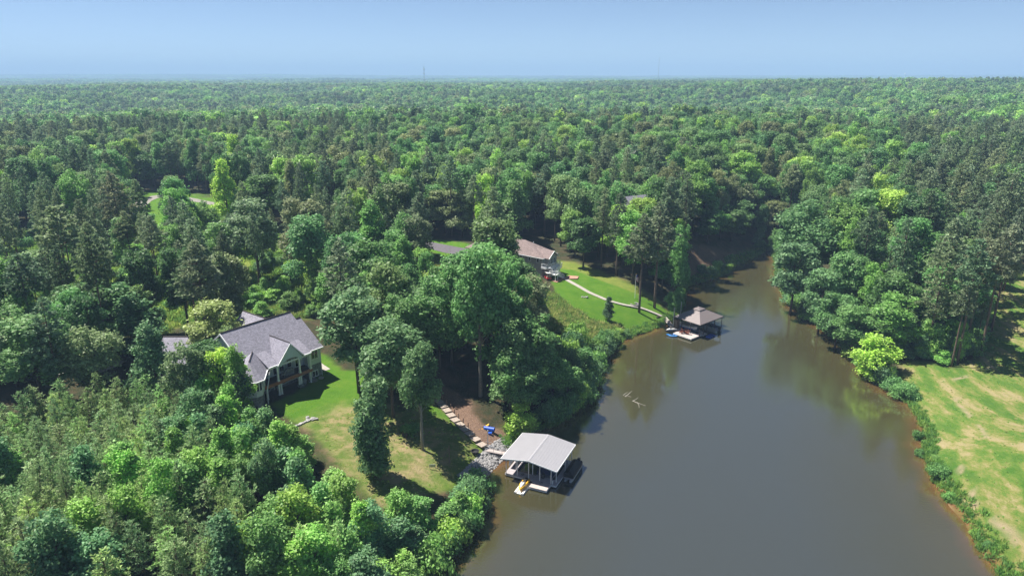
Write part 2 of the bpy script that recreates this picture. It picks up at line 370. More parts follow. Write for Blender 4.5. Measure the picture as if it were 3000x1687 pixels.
zm = np.maximum.reduce([zone(Z_MEADB, .5, fx, fy), zone(Z_DRIVE2, 1, fx, fy), zone(Z_PARK, 4, fx, fy, 5), zone(Z_BACKA, 2, fx, fy), zone(Z_NORTHB, 1.2, fx, fy)])
sd_ = np.where(DD < 300, DD, 99)
zm = np.maximum(zm, np.clip(1-(sd_-1.2)/2, 0, 1)*(sd_ > 0)*.8)
zb = np.maximum.reduce([zone(Z_MULCH, .5, fx, fy), zone(Z_BANK, 1.5, fx, fy)*.7, zone(Z_WOODFLOOR, 1, fx, fy)*.6])
zw = zone(Z_WORN, 2.5, fx, fy, 2)
zf = zone(Z_FIELD, 1.2, fx, fy)
tk = np.zeros(fx.shape)
for line in ([(2325,1160),(2363,1190),(2374,1205),(2384,1270),(2395,1300),(2422,1340),(2460,1400),(2500,1449)], [(2426,980),(2402,1007),(2430,1035),(2462,1066),(2500,1120)], [(2415,1175),(2440,1215),(2450,1262),(2492,1300),(2560,1360)], [(2300,930),(2380,960),(2440,945),(2560,900)]):
    q_ = gp(line); m_ = (fx > 40) & (fx < 190) & (fy > 40) & (fy < 180); tk[m_] = np.maximum(tk[m_], np.clip(1.1-pdist(fx[m_], fy[m_], q_, False)/(.22+.4*vnoise(fx[m_], fy[m_], 2.5, 71)), 0, 1)*(vnoise(fx[m_], fy[m_], 3.5, 72) > .42))
me = grid_mesh('ground', GX, GY, HH)
ca = me.attributes.new('zone', 'FLOAT_COLOR', 'POINT'); ca.data.foreach_set('color', np.stack([zl, zm, zb, zw], 1).astype(np.float32).ravel())
cb = me.attributes.new('field', 'FLOAT', 'POINT'); cb.data.foreach_set('value', zf.astype(np.float32))
ct = me.attributes.new('track', 'FLOAT', 'POINT'); ct.data.foreach_set('value', tk.astype(np.float32))
cc = me.attributes.new('wet', 'FLOAT', 'POINT'); cc.data.foreach_set('value', np.clip(1-np.abs(sd_-.1)/.7, 0, 1).astype(np.float32))
def ground_mat():
    m = bpy.data.materials.new('ground_cover'); m.use_nodes = True; n, l = m.node_tree.nodes, m.node_tree.links; b = n['Principled BSDF']
    geo = n.new('ShaderNodeNewGeometry')
    def noise(s, det=6, rough=.6, stretch=None, rz=0):
        q = n.new('ShaderNodeTexNoise'); q.inputs['Scale'].default_value = s; q.inputs['Detail'].default_value = det; q.inputs['Roughness'].default_value = rough
        if stretch:
            mp = n.new('ShaderNodeMapping'); mp.inputs['Scale'].default_value = stretch; mp.inputs['Rotation'].default_value = (0, 0, rz)
            l.new(geo.outputs['Position'], mp.inputs[0]); l.new(mp.outputs[0], q.inputs['Vector'])
        else: l.new(geo.outputs['Position'], q.inputs['Vector'])
        return q.outputs[0]
    def ramp_(f, stops):
        r = n.new('ShaderNodeValToRGB'); e = r.color_ramp.elements
        e[0].position, e[0].color = stops[0][0], (*stops[0][1], 1); e[1].position, e[1].color = stops[-1][0], (*stops[-1][1], 1)
        for p, c in stops[1:-1]: q = e.new(p); q.color = (*c, 1)
        l.new(f, r.inputs[0]); return r.outputs[0]
    def mix(f, a, c):
        x = n.new('ShaderNodeMix'); x.data_type = 'RGBA'
        l.new(f, x.inputs[0]) if not isinstance(f, float) else setattr(x.inputs[0], 'default_value', f)
        l.new(a, x.inputs[6]); l.new(c, x.inputs[7]); return x.outputs[2]
    def math_(op, a, c):
        x = n.new('ShaderNodeMath'); x.operation = op; x.use_clamp = True
        for i, q in enumerate((a, c)):
            if isinstance(q, (int, float)): x.inputs[i].default_value = q
            else: l.new(q, x.inputs[i])
        return x.outputs[0]
    z = n.new('ShaderNodeAttribute'); z.attribute_name = 'zone'; s = n.new('ShaderNodeSeparateColor'); l.new(z.outputs['Color'], s.inputs[0])
    f = n.new('ShaderNodeAttribute'); f.attribute_name = 'field'; w = n.new('ShaderNodeAttribute'); w.attribute_name = 'wet'
    fine = noise(5, 8, .75); mid = noise(.45, 8, .65); big = noise(.07, 5, .6); str_ = noise(1.4, 8, .7, (.35, 1, 1), .5)
    floor = ramp_(mid, [(.3, (.028,.045,.016)), (.5, (.05,.05,.024)), (.7, (.10,.07,.04))])
    lawn = mix(fine, ramp_(mid, [(.32, (.050,.135,.010)), (.5, (.080,.185,.014)), (.72, (.14,.215,.025))]), ramp_(noise(.16, 7, .7), [(.35, (.065,.165,.012)), (.55, (.09,.19,.018)), (.68, (.15,.21,.03))]))
    worn = ramp_(mid, [(.33, (.10,.15,.03)), (.46, (.17,.19,.06)), (.56, (.30,.24,.12)), (.68, (.38,.28,.17))])
    mead = mix(fine, ramp_(str_, [(.3, (.10,.175,.022)), (.5, (.18,.235,.04)), (.7, (.28,.285,.075))]), ramp_(mid, [(.35, (.09,.15,.02)), (.65, (.21,.23,.05))]))
    mulch = ramp_(fine, [(.3, (.11,.065,.045)), (.5, (.21,.135,.095)), (.7, (.32,.22,.16))])
    trk = noise(.26, 10, .74, (1, .34, 1), -.55)
    fld = mix(math_('MULTIPLY', noise(1.1, 9, .8), .28), ramp_(trk, [(.40, (.055,.145,.018)), (.47, (.10,.185,.028)), (.53, (.20,.215,.06)), (.59, (.32,.27,.13)), (.74, (.38,.30,.19))]), ramp_(mid, [(.38, (.07,.13,.025)), (.6, (.23,.21,.08))]))
    c = mix(s.outputs[1], floor, mead); c = mix(s.outputs[0], c, lawn)
    wm = math_('MULTIPLY', z.outputs['Alpha'], ramp_(big, [(.3, (.5,.5,.5)), (.5, (1,1,1))])); c = mix(math_('MULTIPLY', wm, .85), c, worn)
    c = mix(s.outputs[2], c, mulch); c = mix(f.outputs['Fac'], c, fld)
    t_ = n.new('ShaderNodeAttribute'); t_.attribute_name = 'track'; dr = n.new('ShaderNodeRGB'); dr.outputs[0].default_value = (.34, .27, .17, 1); c = mix(t_.outputs['Fac'], c, dr.outputs[0])
    mud = n.new('ShaderNodeRGB'); mud.outputs[0].default_value = (.20, .095, .04, 1); c = mix(w.outputs['Fac'], c, mud.outputs[0])
    far = n.new('ShaderNodeMapRange'); sx = n.new('ShaderNodeSeparateXYZ'); l.new(geo.outputs['Position'], sx.inputs[0])
    far.inputs[1].default_value = 350; far.inputs[2].default_value = 700; l.new(sx.outputs[1], far.inputs[0])
    wood = ramp_(noise(.02, 8, .8), [(.3, (.022,.045,.018)), (.7, (.05,.085,.03))]); c = mix(far.outputs[0], c, wood)
    l.new(c, b.inputs['Base Color']); b.inputs['Roughness'].default_value = .95; b.inputs['Specular IOR Level'].default_value = .15
    bp = n.new('ShaderNodeBump'); bp.inputs['Strength'].default_value = 1.0; bp.inputs['Distance'].default_value = .3; l.new(noise(2.2, 9, .8), bp.inputs['Height']); l.new(bp.outputs[0], b.inputs['Normal'])
    return m
me.materials.append(ground_mat())
gr = bpy.data.objects.new('ground', me); COL.objects.link(gr); tag(gr, 'rolling ground of lawns, meadow and forest floor around the lake', kind='structure')
# ---------------------------------------------------------------- lake
wx = np.arange(-34, 104, 1.0); wy = np.concatenate([np.arange(-100, 60, 4.0), np.arange(60, 262, 1.0)])
WX, WY = np.meshgrid(wx, wy); wd_ = -sdist(WX.ravel(), WY.ravel(), SHORE)
me = grid_mesh('lake_water', wx, wy, np.zeros(WX.size))
a_ = me.attributes.new('shore_dist', 'FLOAT', 'POINT'); a_.data.foreach_set('value', wd_.astype(np.float32))
def water_mat():
    m = bpy.data.materials.new('murky_lake_water'); m.use_nodes = True; n, l = m.node_tree.nodes, m.node_tree.links; b = n['Principled BSDF']
    geo = n.new('ShaderNodeNewGeometry'); a = n.new('ShaderNodeAttribute'); a.attribute_name = 'shore_dist'
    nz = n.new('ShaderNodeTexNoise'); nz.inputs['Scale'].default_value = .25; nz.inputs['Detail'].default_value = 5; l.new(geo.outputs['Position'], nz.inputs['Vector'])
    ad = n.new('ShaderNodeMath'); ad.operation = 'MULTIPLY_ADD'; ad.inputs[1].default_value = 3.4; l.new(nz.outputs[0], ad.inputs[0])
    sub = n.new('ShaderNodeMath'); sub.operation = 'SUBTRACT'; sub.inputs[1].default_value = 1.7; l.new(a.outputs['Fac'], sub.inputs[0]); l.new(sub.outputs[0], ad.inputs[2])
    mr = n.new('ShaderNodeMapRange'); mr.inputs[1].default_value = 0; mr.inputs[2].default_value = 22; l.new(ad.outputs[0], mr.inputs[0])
    r = n.new('ShaderNodeValToRGB'); e = r.color_ramp.elements; e[0].position = 0; e[0].color = (.16, .075, .028, 1); e[1].position = 1; e[1].color = (.045, .048, .036, 1)  # brown shallows are bottom tint; olive to grey offshore paints sky reflection into colour
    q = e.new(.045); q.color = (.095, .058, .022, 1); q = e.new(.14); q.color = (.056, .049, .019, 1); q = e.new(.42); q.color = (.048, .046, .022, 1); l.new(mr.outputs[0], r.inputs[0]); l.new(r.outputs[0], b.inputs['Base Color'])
    b.inputs['Roughness'].default_value = .03; b.inputs['IOR'].default_value = 2.5; b.inputs['Specular IOR Level'].default_value = .55
    mp = n.new('ShaderNodeMapping'); mp.inputs['Scale'].default_value = (.55, 1.5, 1); l.new(geo.outputs['Position'], mp.inputs[0])
    n1 = n.new('ShaderNodeTexNoise'); n1.inputs['Scale'].default_value = 2.6; n1.inputs['Detail'].default_value = 6; n1.inputs['Roughness'].default_value = .62; l.new(mp.outputs[0], n1.inputs['Vector'])
    n2 = n.new('ShaderNodeTexNoise'); n2.inputs['Scale'].default_value = .06; n2.inputs['Detail'].default_value = 4; l.new(geo.outputs['Position'], n2.inputs['Vector'])
    rr = n.new('ShaderNodeMapRange'); rr.inputs[1].default_value = .35; rr.inputs[2].default_value = .65; rr.inputs[3].default_value = .07; rr.inputs[4].default_value = .34; l.new(n2.outputs[0], rr.inputs[0])
    bp = n.new('ShaderNodeBump'); bp.inputs['Distance'].default_value = .06; l.new(rr.outputs[0], bp.inputs['Strength']); l.new(n1.outputs[0], bp.inputs['Height']); l.new(bp.outputs[0], b.inputs['Normal'])
    return m
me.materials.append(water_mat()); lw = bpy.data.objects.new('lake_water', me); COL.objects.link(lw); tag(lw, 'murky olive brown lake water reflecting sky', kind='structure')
# ---------------------------------------------------------------- foliage prototypes
def quads(name, c, a, b, young=None, mats=('leaf',)):
    N = len(c); co = np.empty((N, 4, 3), np.float32); co[:, 0] = c-a; co[:, 1] = c-b; co[:, 2] = c+a; co[:, 3] = c+b
    me = bpy.data.meshes.new(name); me.vertices.add(N*4); me.vertices.foreach_set('co', co.ravel()); me.loops.add(N*4)
    me.loops.foreach_set('vertex_index', np.arange(N*4, dtype=np.int32)); me.polygons.add(N)
    me.polygons.foreach_set('loop_start', np.arange(0, N*4, 4, dtype=np.int32)); me.polygons.foreach_set('loop_total', np.full(N, 4, np.int32))
    me.update(calc_edges=True)
    if young is not None: y = me.attributes.new('young', 'FLOAT', 'FACE'); y.data.foreach_set('value', young.astype(np.float32))
    for m_ in mats: me.materials.append(M[m_])
    return me
def unit(v): return v/np.maximum(np.linalg.norm(v, axis=1, keepdims=True), 1e-6)
def perp(n_, r_):
    h = r_.normal(size=n_.shape); a = unit(np.cross(n_, h)); return a, np.cross(n_, a)
def env(t, shape):
    if shape == 'round': return np.sqrt(np.clip(1-((t-.42)/.60)**2, 0, 1))
    if shape == 'tall': return np.clip(1-((t-.35)/.68)**2, 0, 1)**.55
    if shape == 'cone': return np.clip(1.04-t, 0, 1)**.75*np.clip(t*6+.35, 0, 1)
    if shape == 'column': return np.clip(1-((t-.4)/.63)**4, 0, 1)**.6*.9
    if shape == 'patch': return np.clip(1.0-t*.25, 0, 1)
    return np.sqrt(np.clip(1-t*t, 0, 1))
def crown(name, seed, H, Rr, cb, shape, nleaf, ls, lobes=26, lr=.33):
    r_ = np.random.default_rng(seed); t = r_.uniform(.02, .93, lobes) if shape != 'dome' else r_.uniform(0, .7, lobes)
    az = np.arange(lobes)*2.399+r_.uniform(-.5, .5, lobes); e = env(t, shape)*Rr
    rad = e*np.sqrt(r_.uniform(.12, .95, lobes))*.78; L = Rr*lr*r_.uniform(.65, 1.25, lobes)*(.55+.45*np.clip(e/Rr, 0, 1))
    cz = H*cb+(H*(1-cb))*t; ctr = np.stack([rad*np.cos(az), rad*np.sin(az), np.minimum(cz, H-L*.8)], 1)
    w = L**2; w = w/w.sum(); nc = nleaf//7; k = r_.choice(lobes, nc, p=w); d = unit(r_.normal(size=(nc, 3))+np.array([0, 0, .38]))
    sq = np.array([1, 1, .78]); pos = ctr[k]+d*sq*(L[k]*r_.uniform(.72, 1.08, nc))[:, None]
    out = unit(pos-np.array([0, 0, H*(cb+(1-cb)*.35)])); nrm = unit(d*.8+out*.35+np.array([0, 0, .25]))
    P = np.repeat(pos, 7, 0)+r_.normal(size=(nc*7, 3))*ls*.85; Nn = unit(np.repeat(nrm, 7, 0)+r_.normal(size=(nc*7, 3))*.62)
    a, b = perp(Nn, r_); s = ls*r_.uniform(.35, .72, len(P))[:, None]; ok = P[:, 2] > .05
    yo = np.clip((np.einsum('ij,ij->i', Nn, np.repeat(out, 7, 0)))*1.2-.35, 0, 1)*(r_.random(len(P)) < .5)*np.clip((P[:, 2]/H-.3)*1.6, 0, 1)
    me = quads(name, P[ok], (a*s*1.25)[ok], (b*s*.8)[ok], yo[ok]); return me, ctr
def broad(name, seed, H=20, Rr=5, cb=.3, shape='round', nleaf=9000, ls=.42, lobes=26, lr=.33, bark='bark', tr=.22):
    me, ctr = crown(name+'_crown', seed, H, Rr, cb, shape, nleaf, ls, lobes, lr); r = random.Random(seed)
    mb = MB(); tp = H*(cb+(1-cb)*.55); bend = [(r.uniform(-.25, .25)*i/4, r.uniform(-.25, .25)*i/4, tp*i/5-(.8 if i == 0 else 0)) for i in range(6)]
    mb.path(bend, [tr*1.35, tr*1.05, tr*.95, tr*.8, tr*.6, tr*.35], 7)
    for c in ctr[::2]:
        z0 = max(H*cb*.75, c[2]-H*.22); z0 = min(z0, tp*.92); f = z0/tp; p0 = Vector((bend[5][0]*f, bend[5][1]*f, z0)); p1 = Vector(c); m = p0.lerp(p1, .5)+Vector((0, 0, -.25))
        mb.path([p0, m, p1], [tr*.42, tr*.25, tr*.08], 5)
    tm = mb.mesh(name+'_trunk'); tm.materials.append(M[bark]); tm.polygons.foreach_set('use_smooth', [True]*len(tm.polygons))
    return dict(crown=me, trunk=tm, H=H, R=Rr)
def pine(name, seed, H=24, Rr=3.2, cb=.52, nb=56, per=12, tl=.66, tw=.13, blades=9, up=.55, bark='pine_bark', tr=.2, droop=0., fill=.45):
    r_ = np.random.default_rng(seed); r = random.Random(seed); mb = MB()
    lean = (r.uniform(-.5, .5), r.uniform(-.5, .5)); ax = lambda z: (lean[0]*(z/H)**2, lean[1]*(z/H)**2, z)
    mb.path([ax(-.8)]+[ax(H*q) for q in (.15, .4, .65, .85, .98)], [tr*1.25, tr, tr*.85, tr*.6, tr*.35, tr*.08], 7)
    T = []
    for i in range(nb):
        t = (i+r.random())/nb; z = H*(cb+(1-cb)*t*.97); L = Rr*((1-t**1.6)*.85+.15)*r.uniform(.55, 1.1)*(.55+.45*min(1, t*4)); a = i*2.399+r.uniform(-.4, .4)
        rise = L*(r.uniform(.05, .35)-droop*(1-t)); x0 = Vector(ax(z)); e = x0+Vector((math.cos(a)*L, math.sin(a)*L, rise)); mb.path([x0, x0.lerp(e, .5)+Vector((0, 0, -.06*L)), e], [tr*.22, tr*.15, .02], 4)
        n_ = max(2, int(per*L/Rr))
        for k in range(n_):
            q = fill+(1-fill)*r.random()**.8; s = (1-q)*L*.55+.18; T.append((*(x0.lerp(e, q)+Vector((r.gauss(0, s), r.gauss(0, s), r.gauss(0, .22)))), a))
    T.append((*ax(H*.99), 0)); T = np.array(T); n = len(T); P = np.repeat(T[:, :3], blades, 0); A = np.repeat(T[:, 3], blades)
    base = np.stack([np.cos(A)*.55, np.sin(A)*.55, np.full(len(A), up)], 1); dr = unit(base+r_.normal(size=P.shape)*.62); hh = r_.normal(size=P.shape); side = unit(np.cross(dr, hh))
    l_ = tl*r_.uniform(.6, 1.15, len(P))[:, None]; c = P+dr*l_*.5
    me = quads(name+'_crown', c, dr*l_*.5, side*tw*r_.uniform(.7, 1.3, len(P))[:, None], None, ('needle',))
    tm = mb.mesh(name+'_trunk'); tm.materials.append(M[bark]); tm.polygons.foreach_set('use_smooth', [True]*len(tm.polygons))
    return dict(crown=me, trunk=tm, H=H, R=Rr)
PR = {}
PR['broadleaf_tree'] = [broad('oak_a', 1), broad('oak_b', 2, shape='tall', cb=.25, lobes=30), broad('oak_c', 3, lobes=20, lr=.40), broad('oak_d', 4, shape='tall', cb=.35, lobes=22, lr=.36),
    broad('oak_e', 5, shape='round', cb=.38, lobes=34, lr=.27), broad('oak_f', 6, shape='cone', cb=.22, lobes=36, lr=.28), broad('oak_g', 7, cb=.47, lobes=24, bark='grey_bark', tr=.30)]
PR['pine_tree'] = [pine('pine_a', 11, blades=12, per=12), pine('pine_b', 12, cb=.45, nb=54, blades=12, per=11), pine('pine_c', 13, cb=.6, nb=40, blades=13, per=13), pine('pine_d', 14, cb=.38, nb=58, blades=11, per=11)]
yp = dict(H=7.5, Rr=1.7, cb=.10, nb=60, per=8, tl=.50, tw=.055, blades=9, up=.95, tr=.09, fill=.3)
PR['young_pine'] = [pine('young_a', 21, **yp), pine('young_b', 22, **yp), pine('young_c', 23, **dict(yp, nb=48, Rr=1.9))]
PR['young_tree'] = [broad('sap_a', 31, 9, 2.4, .08, 'cone', 6400, .27, 34, .36, tr=.1), broad('sap_b', 32, 9, 2.6, .1, 'tall', 6400, .27, 28, .36, tr=.1), broad('sap_c', 33, 9, 2.5, .05, 'cone', 5600, .3, 26, .40, tr=.1)]
PR['shrub'] = [broad('shrub_a', 41, 2.4, 1.8, 0, 'dome', 2600, .22, 12, .45, tr=.05), broad('shrub_b', 42, 2.2, 1.9, 0, 'dome', 2400, .24, 9, .5, tr=.05)]
PR['column'] = [broad('col_a', 51, 14, 2.6, .03, 'column', 13000, .33, 44, .42)]
FAR = [broad('far_a', 61, nleaf=1500, ls=1.0), broad('far_b', 62, nleaf=1500, ls=1.0, shape='tall', lobes=20), broad('far_c', 63, nleaf=1500, ls=1.0, lobes=14, lr=.42)]
FARP = [pine('farp_a', 64, nb=30, per=4, tl=1.5, tw=.32, blades=7), pine('farp_b', 65, cb=.4, nb=34, per=4, tl=1.5, tw=.32, blades=7)]
PATCH = [crown('patch_%d' % i, 70+i, 22, 24, .55, 'patch', 3600, 2.6, 60, .17)[0] for i in range(2)]
# ---------------------------------------------------------------- where trees stand
PROTECT = [
 [(575,832),(740,783),(765,790),(812,870),(812,900),(800,975),(690,1030),(640,1010),(622,960),(600,890)],
 [(393,860),(440,855),(446,965),(395,965)],
 [(806,900),(850,905),(862,930),(990,928),(990,965),(1020,1000),(1010,1060),(1075,1050),(1095,985),(1130,985),(1190,1040),(1215,1095),(1285,1090),(1270,1125),(1330,1085),(1460,1110),(1440,1250),
  (1210,1205),(1180,1205),(1050,1225),(1000,1285),(960,1280),(860,1180),(790,1105),(765,1070),(700,1040),(700,1020),(800,975)],
 [(1290,615),(1330,600),(1400,630),(1410,680),(1440,685),(1560,728),(1650,765),(1700,780),(1825,785),(1825,850),(1700,850),(1640,835),(1560,830),(1440,845),(1400,830),(1400,770),(1375,700),(1355,690),(1325,670)],
 [(1745,722),(1800,700),(1830,695),(1900,665),(1925,655),(1950,740),(1980,790),(2060,825),(2110,865),(2160,920),(2210,980),(2290,1030),(2320,1100),(2340,1200),(2440,1340),(2510,1449),(1135,1449),(1205,1330),(1215,1240),
  (1290,1200),(1460,1110),(1405,1078),(1475,1040),(1505,990),(1535,910),(1565,865),(1690,835),(1725,790)],
 [(340,495),(400,482),(405,528),(340,532)], [(1738,700),(1760,672),(1850,664),(1890,650),(1900,668),(1800,705),(1745,722)], [(490,512),(560,518),(560,560),(500,560)],
 [(1083,603),(1180,615),(1185,650),(1120,665),(1085,650)], [(966,588),(1000,590),(1000,602),(966,602)], [(590,795),(625,785),(630,810),(585,815)],
 [(2505,690),(2600,660),(2600,1449),(2500,1449),(2330,1100),(2300,1010),(2270,955),(2390,935),(2470,905),(2500,830)],
 [(1190,885),(1224,885),(1224,1070),(1190,1070)], [(1040,740),(1065,738),(1065,760),(1040,760)], [(700,560),(722,560),(722,600),(700,600)]]
SOFT = [[(180,640),(1010,560),(1010,740),(860,800),(640,800),(420,820),(180,820)]]     # the open park-like wood: low growth only between the pines
CLEAR = [gp([(1050,925),(1150,930),(1200,985),(1285,1090),(1200,1110),(1080,1020),(1040,975)]), gp([(1725,640),(1850,622),(1870,670),(1790,708),(1735,722),(1705,700)]), gp([(1380,690),(1398,668),(1445,674),(1520,698),(1600,730),(1640,750),(1600,770),(1450,720)]), Z_LAWN, Z_LAWNB, Z_MEADB, Z_DRIVE, Z_ROAD, Z_FIELD, Z_MULCH, Z_BACKA,
 [(-64,103),(-45,99),(-36,96),(-28,112),(-36,124),(-50,126),(-64,122)], [(-8,200),(-8,172),(10,166),(16,172),(14,186),(0,200)]]
FOREGR = gp([(-250,1090),(0,1100),(200,1060),(420,1045),(620,1050),(700,1075),(780,1130),(850,1200),(960,1285),(1000,1310),(1060,1250),(1180,1215),(1206,1240),(1195,1310),(1150,1370),(1080,1449),(1050,1560),(-300,1560)])
PARK = gp([(-60,560),(160,600),(560,590),(860,580),(900,700),(800,780),(640,800),(420,840),(-60,850)])
RPINE = gp([(2180,700),(2330,600),(2700,520),(2700,640),(2510,690),(2480,860),(2380,910),(2230,890),(2110,850)])
T_BROAD = [((.038,.088,.026), 'deep green'), ((.050,.115,.028), 'green'), ((.066,.112,.034), 'grey green'), ((.078,.150,.026), 'fresh green'), ((.115,.185,.024), 'yellow green'), ((.085,.105,.040), 'olive')]
T_PINE = [((.058,.082,.040), 'grey green'), ((.048,.074,.034), 'dark green'), ((.075,.098,.046), 'pale green')]
T_YOUNG = [((.088,.128,.050), 'grey green'), ((.105,.155,.048), 'pale green'), ((.076,.118,.042), 'dull green')]
T_SAP = [((.098,.185,.028), 'yellow green'), ((.075,.150,.034), 'fresh green'), ((.055,.115,.045), 'blue green'), ((.118,.200,.024), 'lime green')]
items = {k: [] for k in ('broadleaf_tree', 'pine_tree', 'young_pine', 'young_tree', 'shrub', 'column')}
far_items = []; patch_items = []
def jitter(t, amt=.22):
    k = rng.uniform(1-amt, 1+amt); return (t[0]*k*rng.uniform(.86, 1.1), t[1]*k, t[2]*k*rng.uniform(.9, 1.1))
def add(kind, x, y, H, Rr, tint, word, z=None, label=None, proto=None, trunk=None, lean=None):
    z = H1(x, y) if z is None else z
    items[kind].append(dict(x=x, y=y, z=z, H=H, R=Rr, tint=tint, word=word, label=label, p=proto if proto is not None else int(rng.integers(min(6, len(PR[kind])))), rz=rng.uniform(0, 6.28), trunk=trunk, lean=lean))
def blocked(x, y, z, H, Rr, cb=.35, polys=PROTECT):
    us, vs = [], []
    for f in (cb, .55, .75, .97):
        for o in (-.75, -.35, 0, .35, .75):
            u, v = px(x+o*Rr*(1 if f < .9 else .3), y, z+H*f); us.append(u); vs.append(v)
    for k in (0, .5, .8):
        u, v = px(x, y, z+H*k*cb*2); us.append(u); vs.append(v)
    us = np.array(us); vs = np.array(vs)
    return any(inpoly(us, vs, p).any() for p in polys)
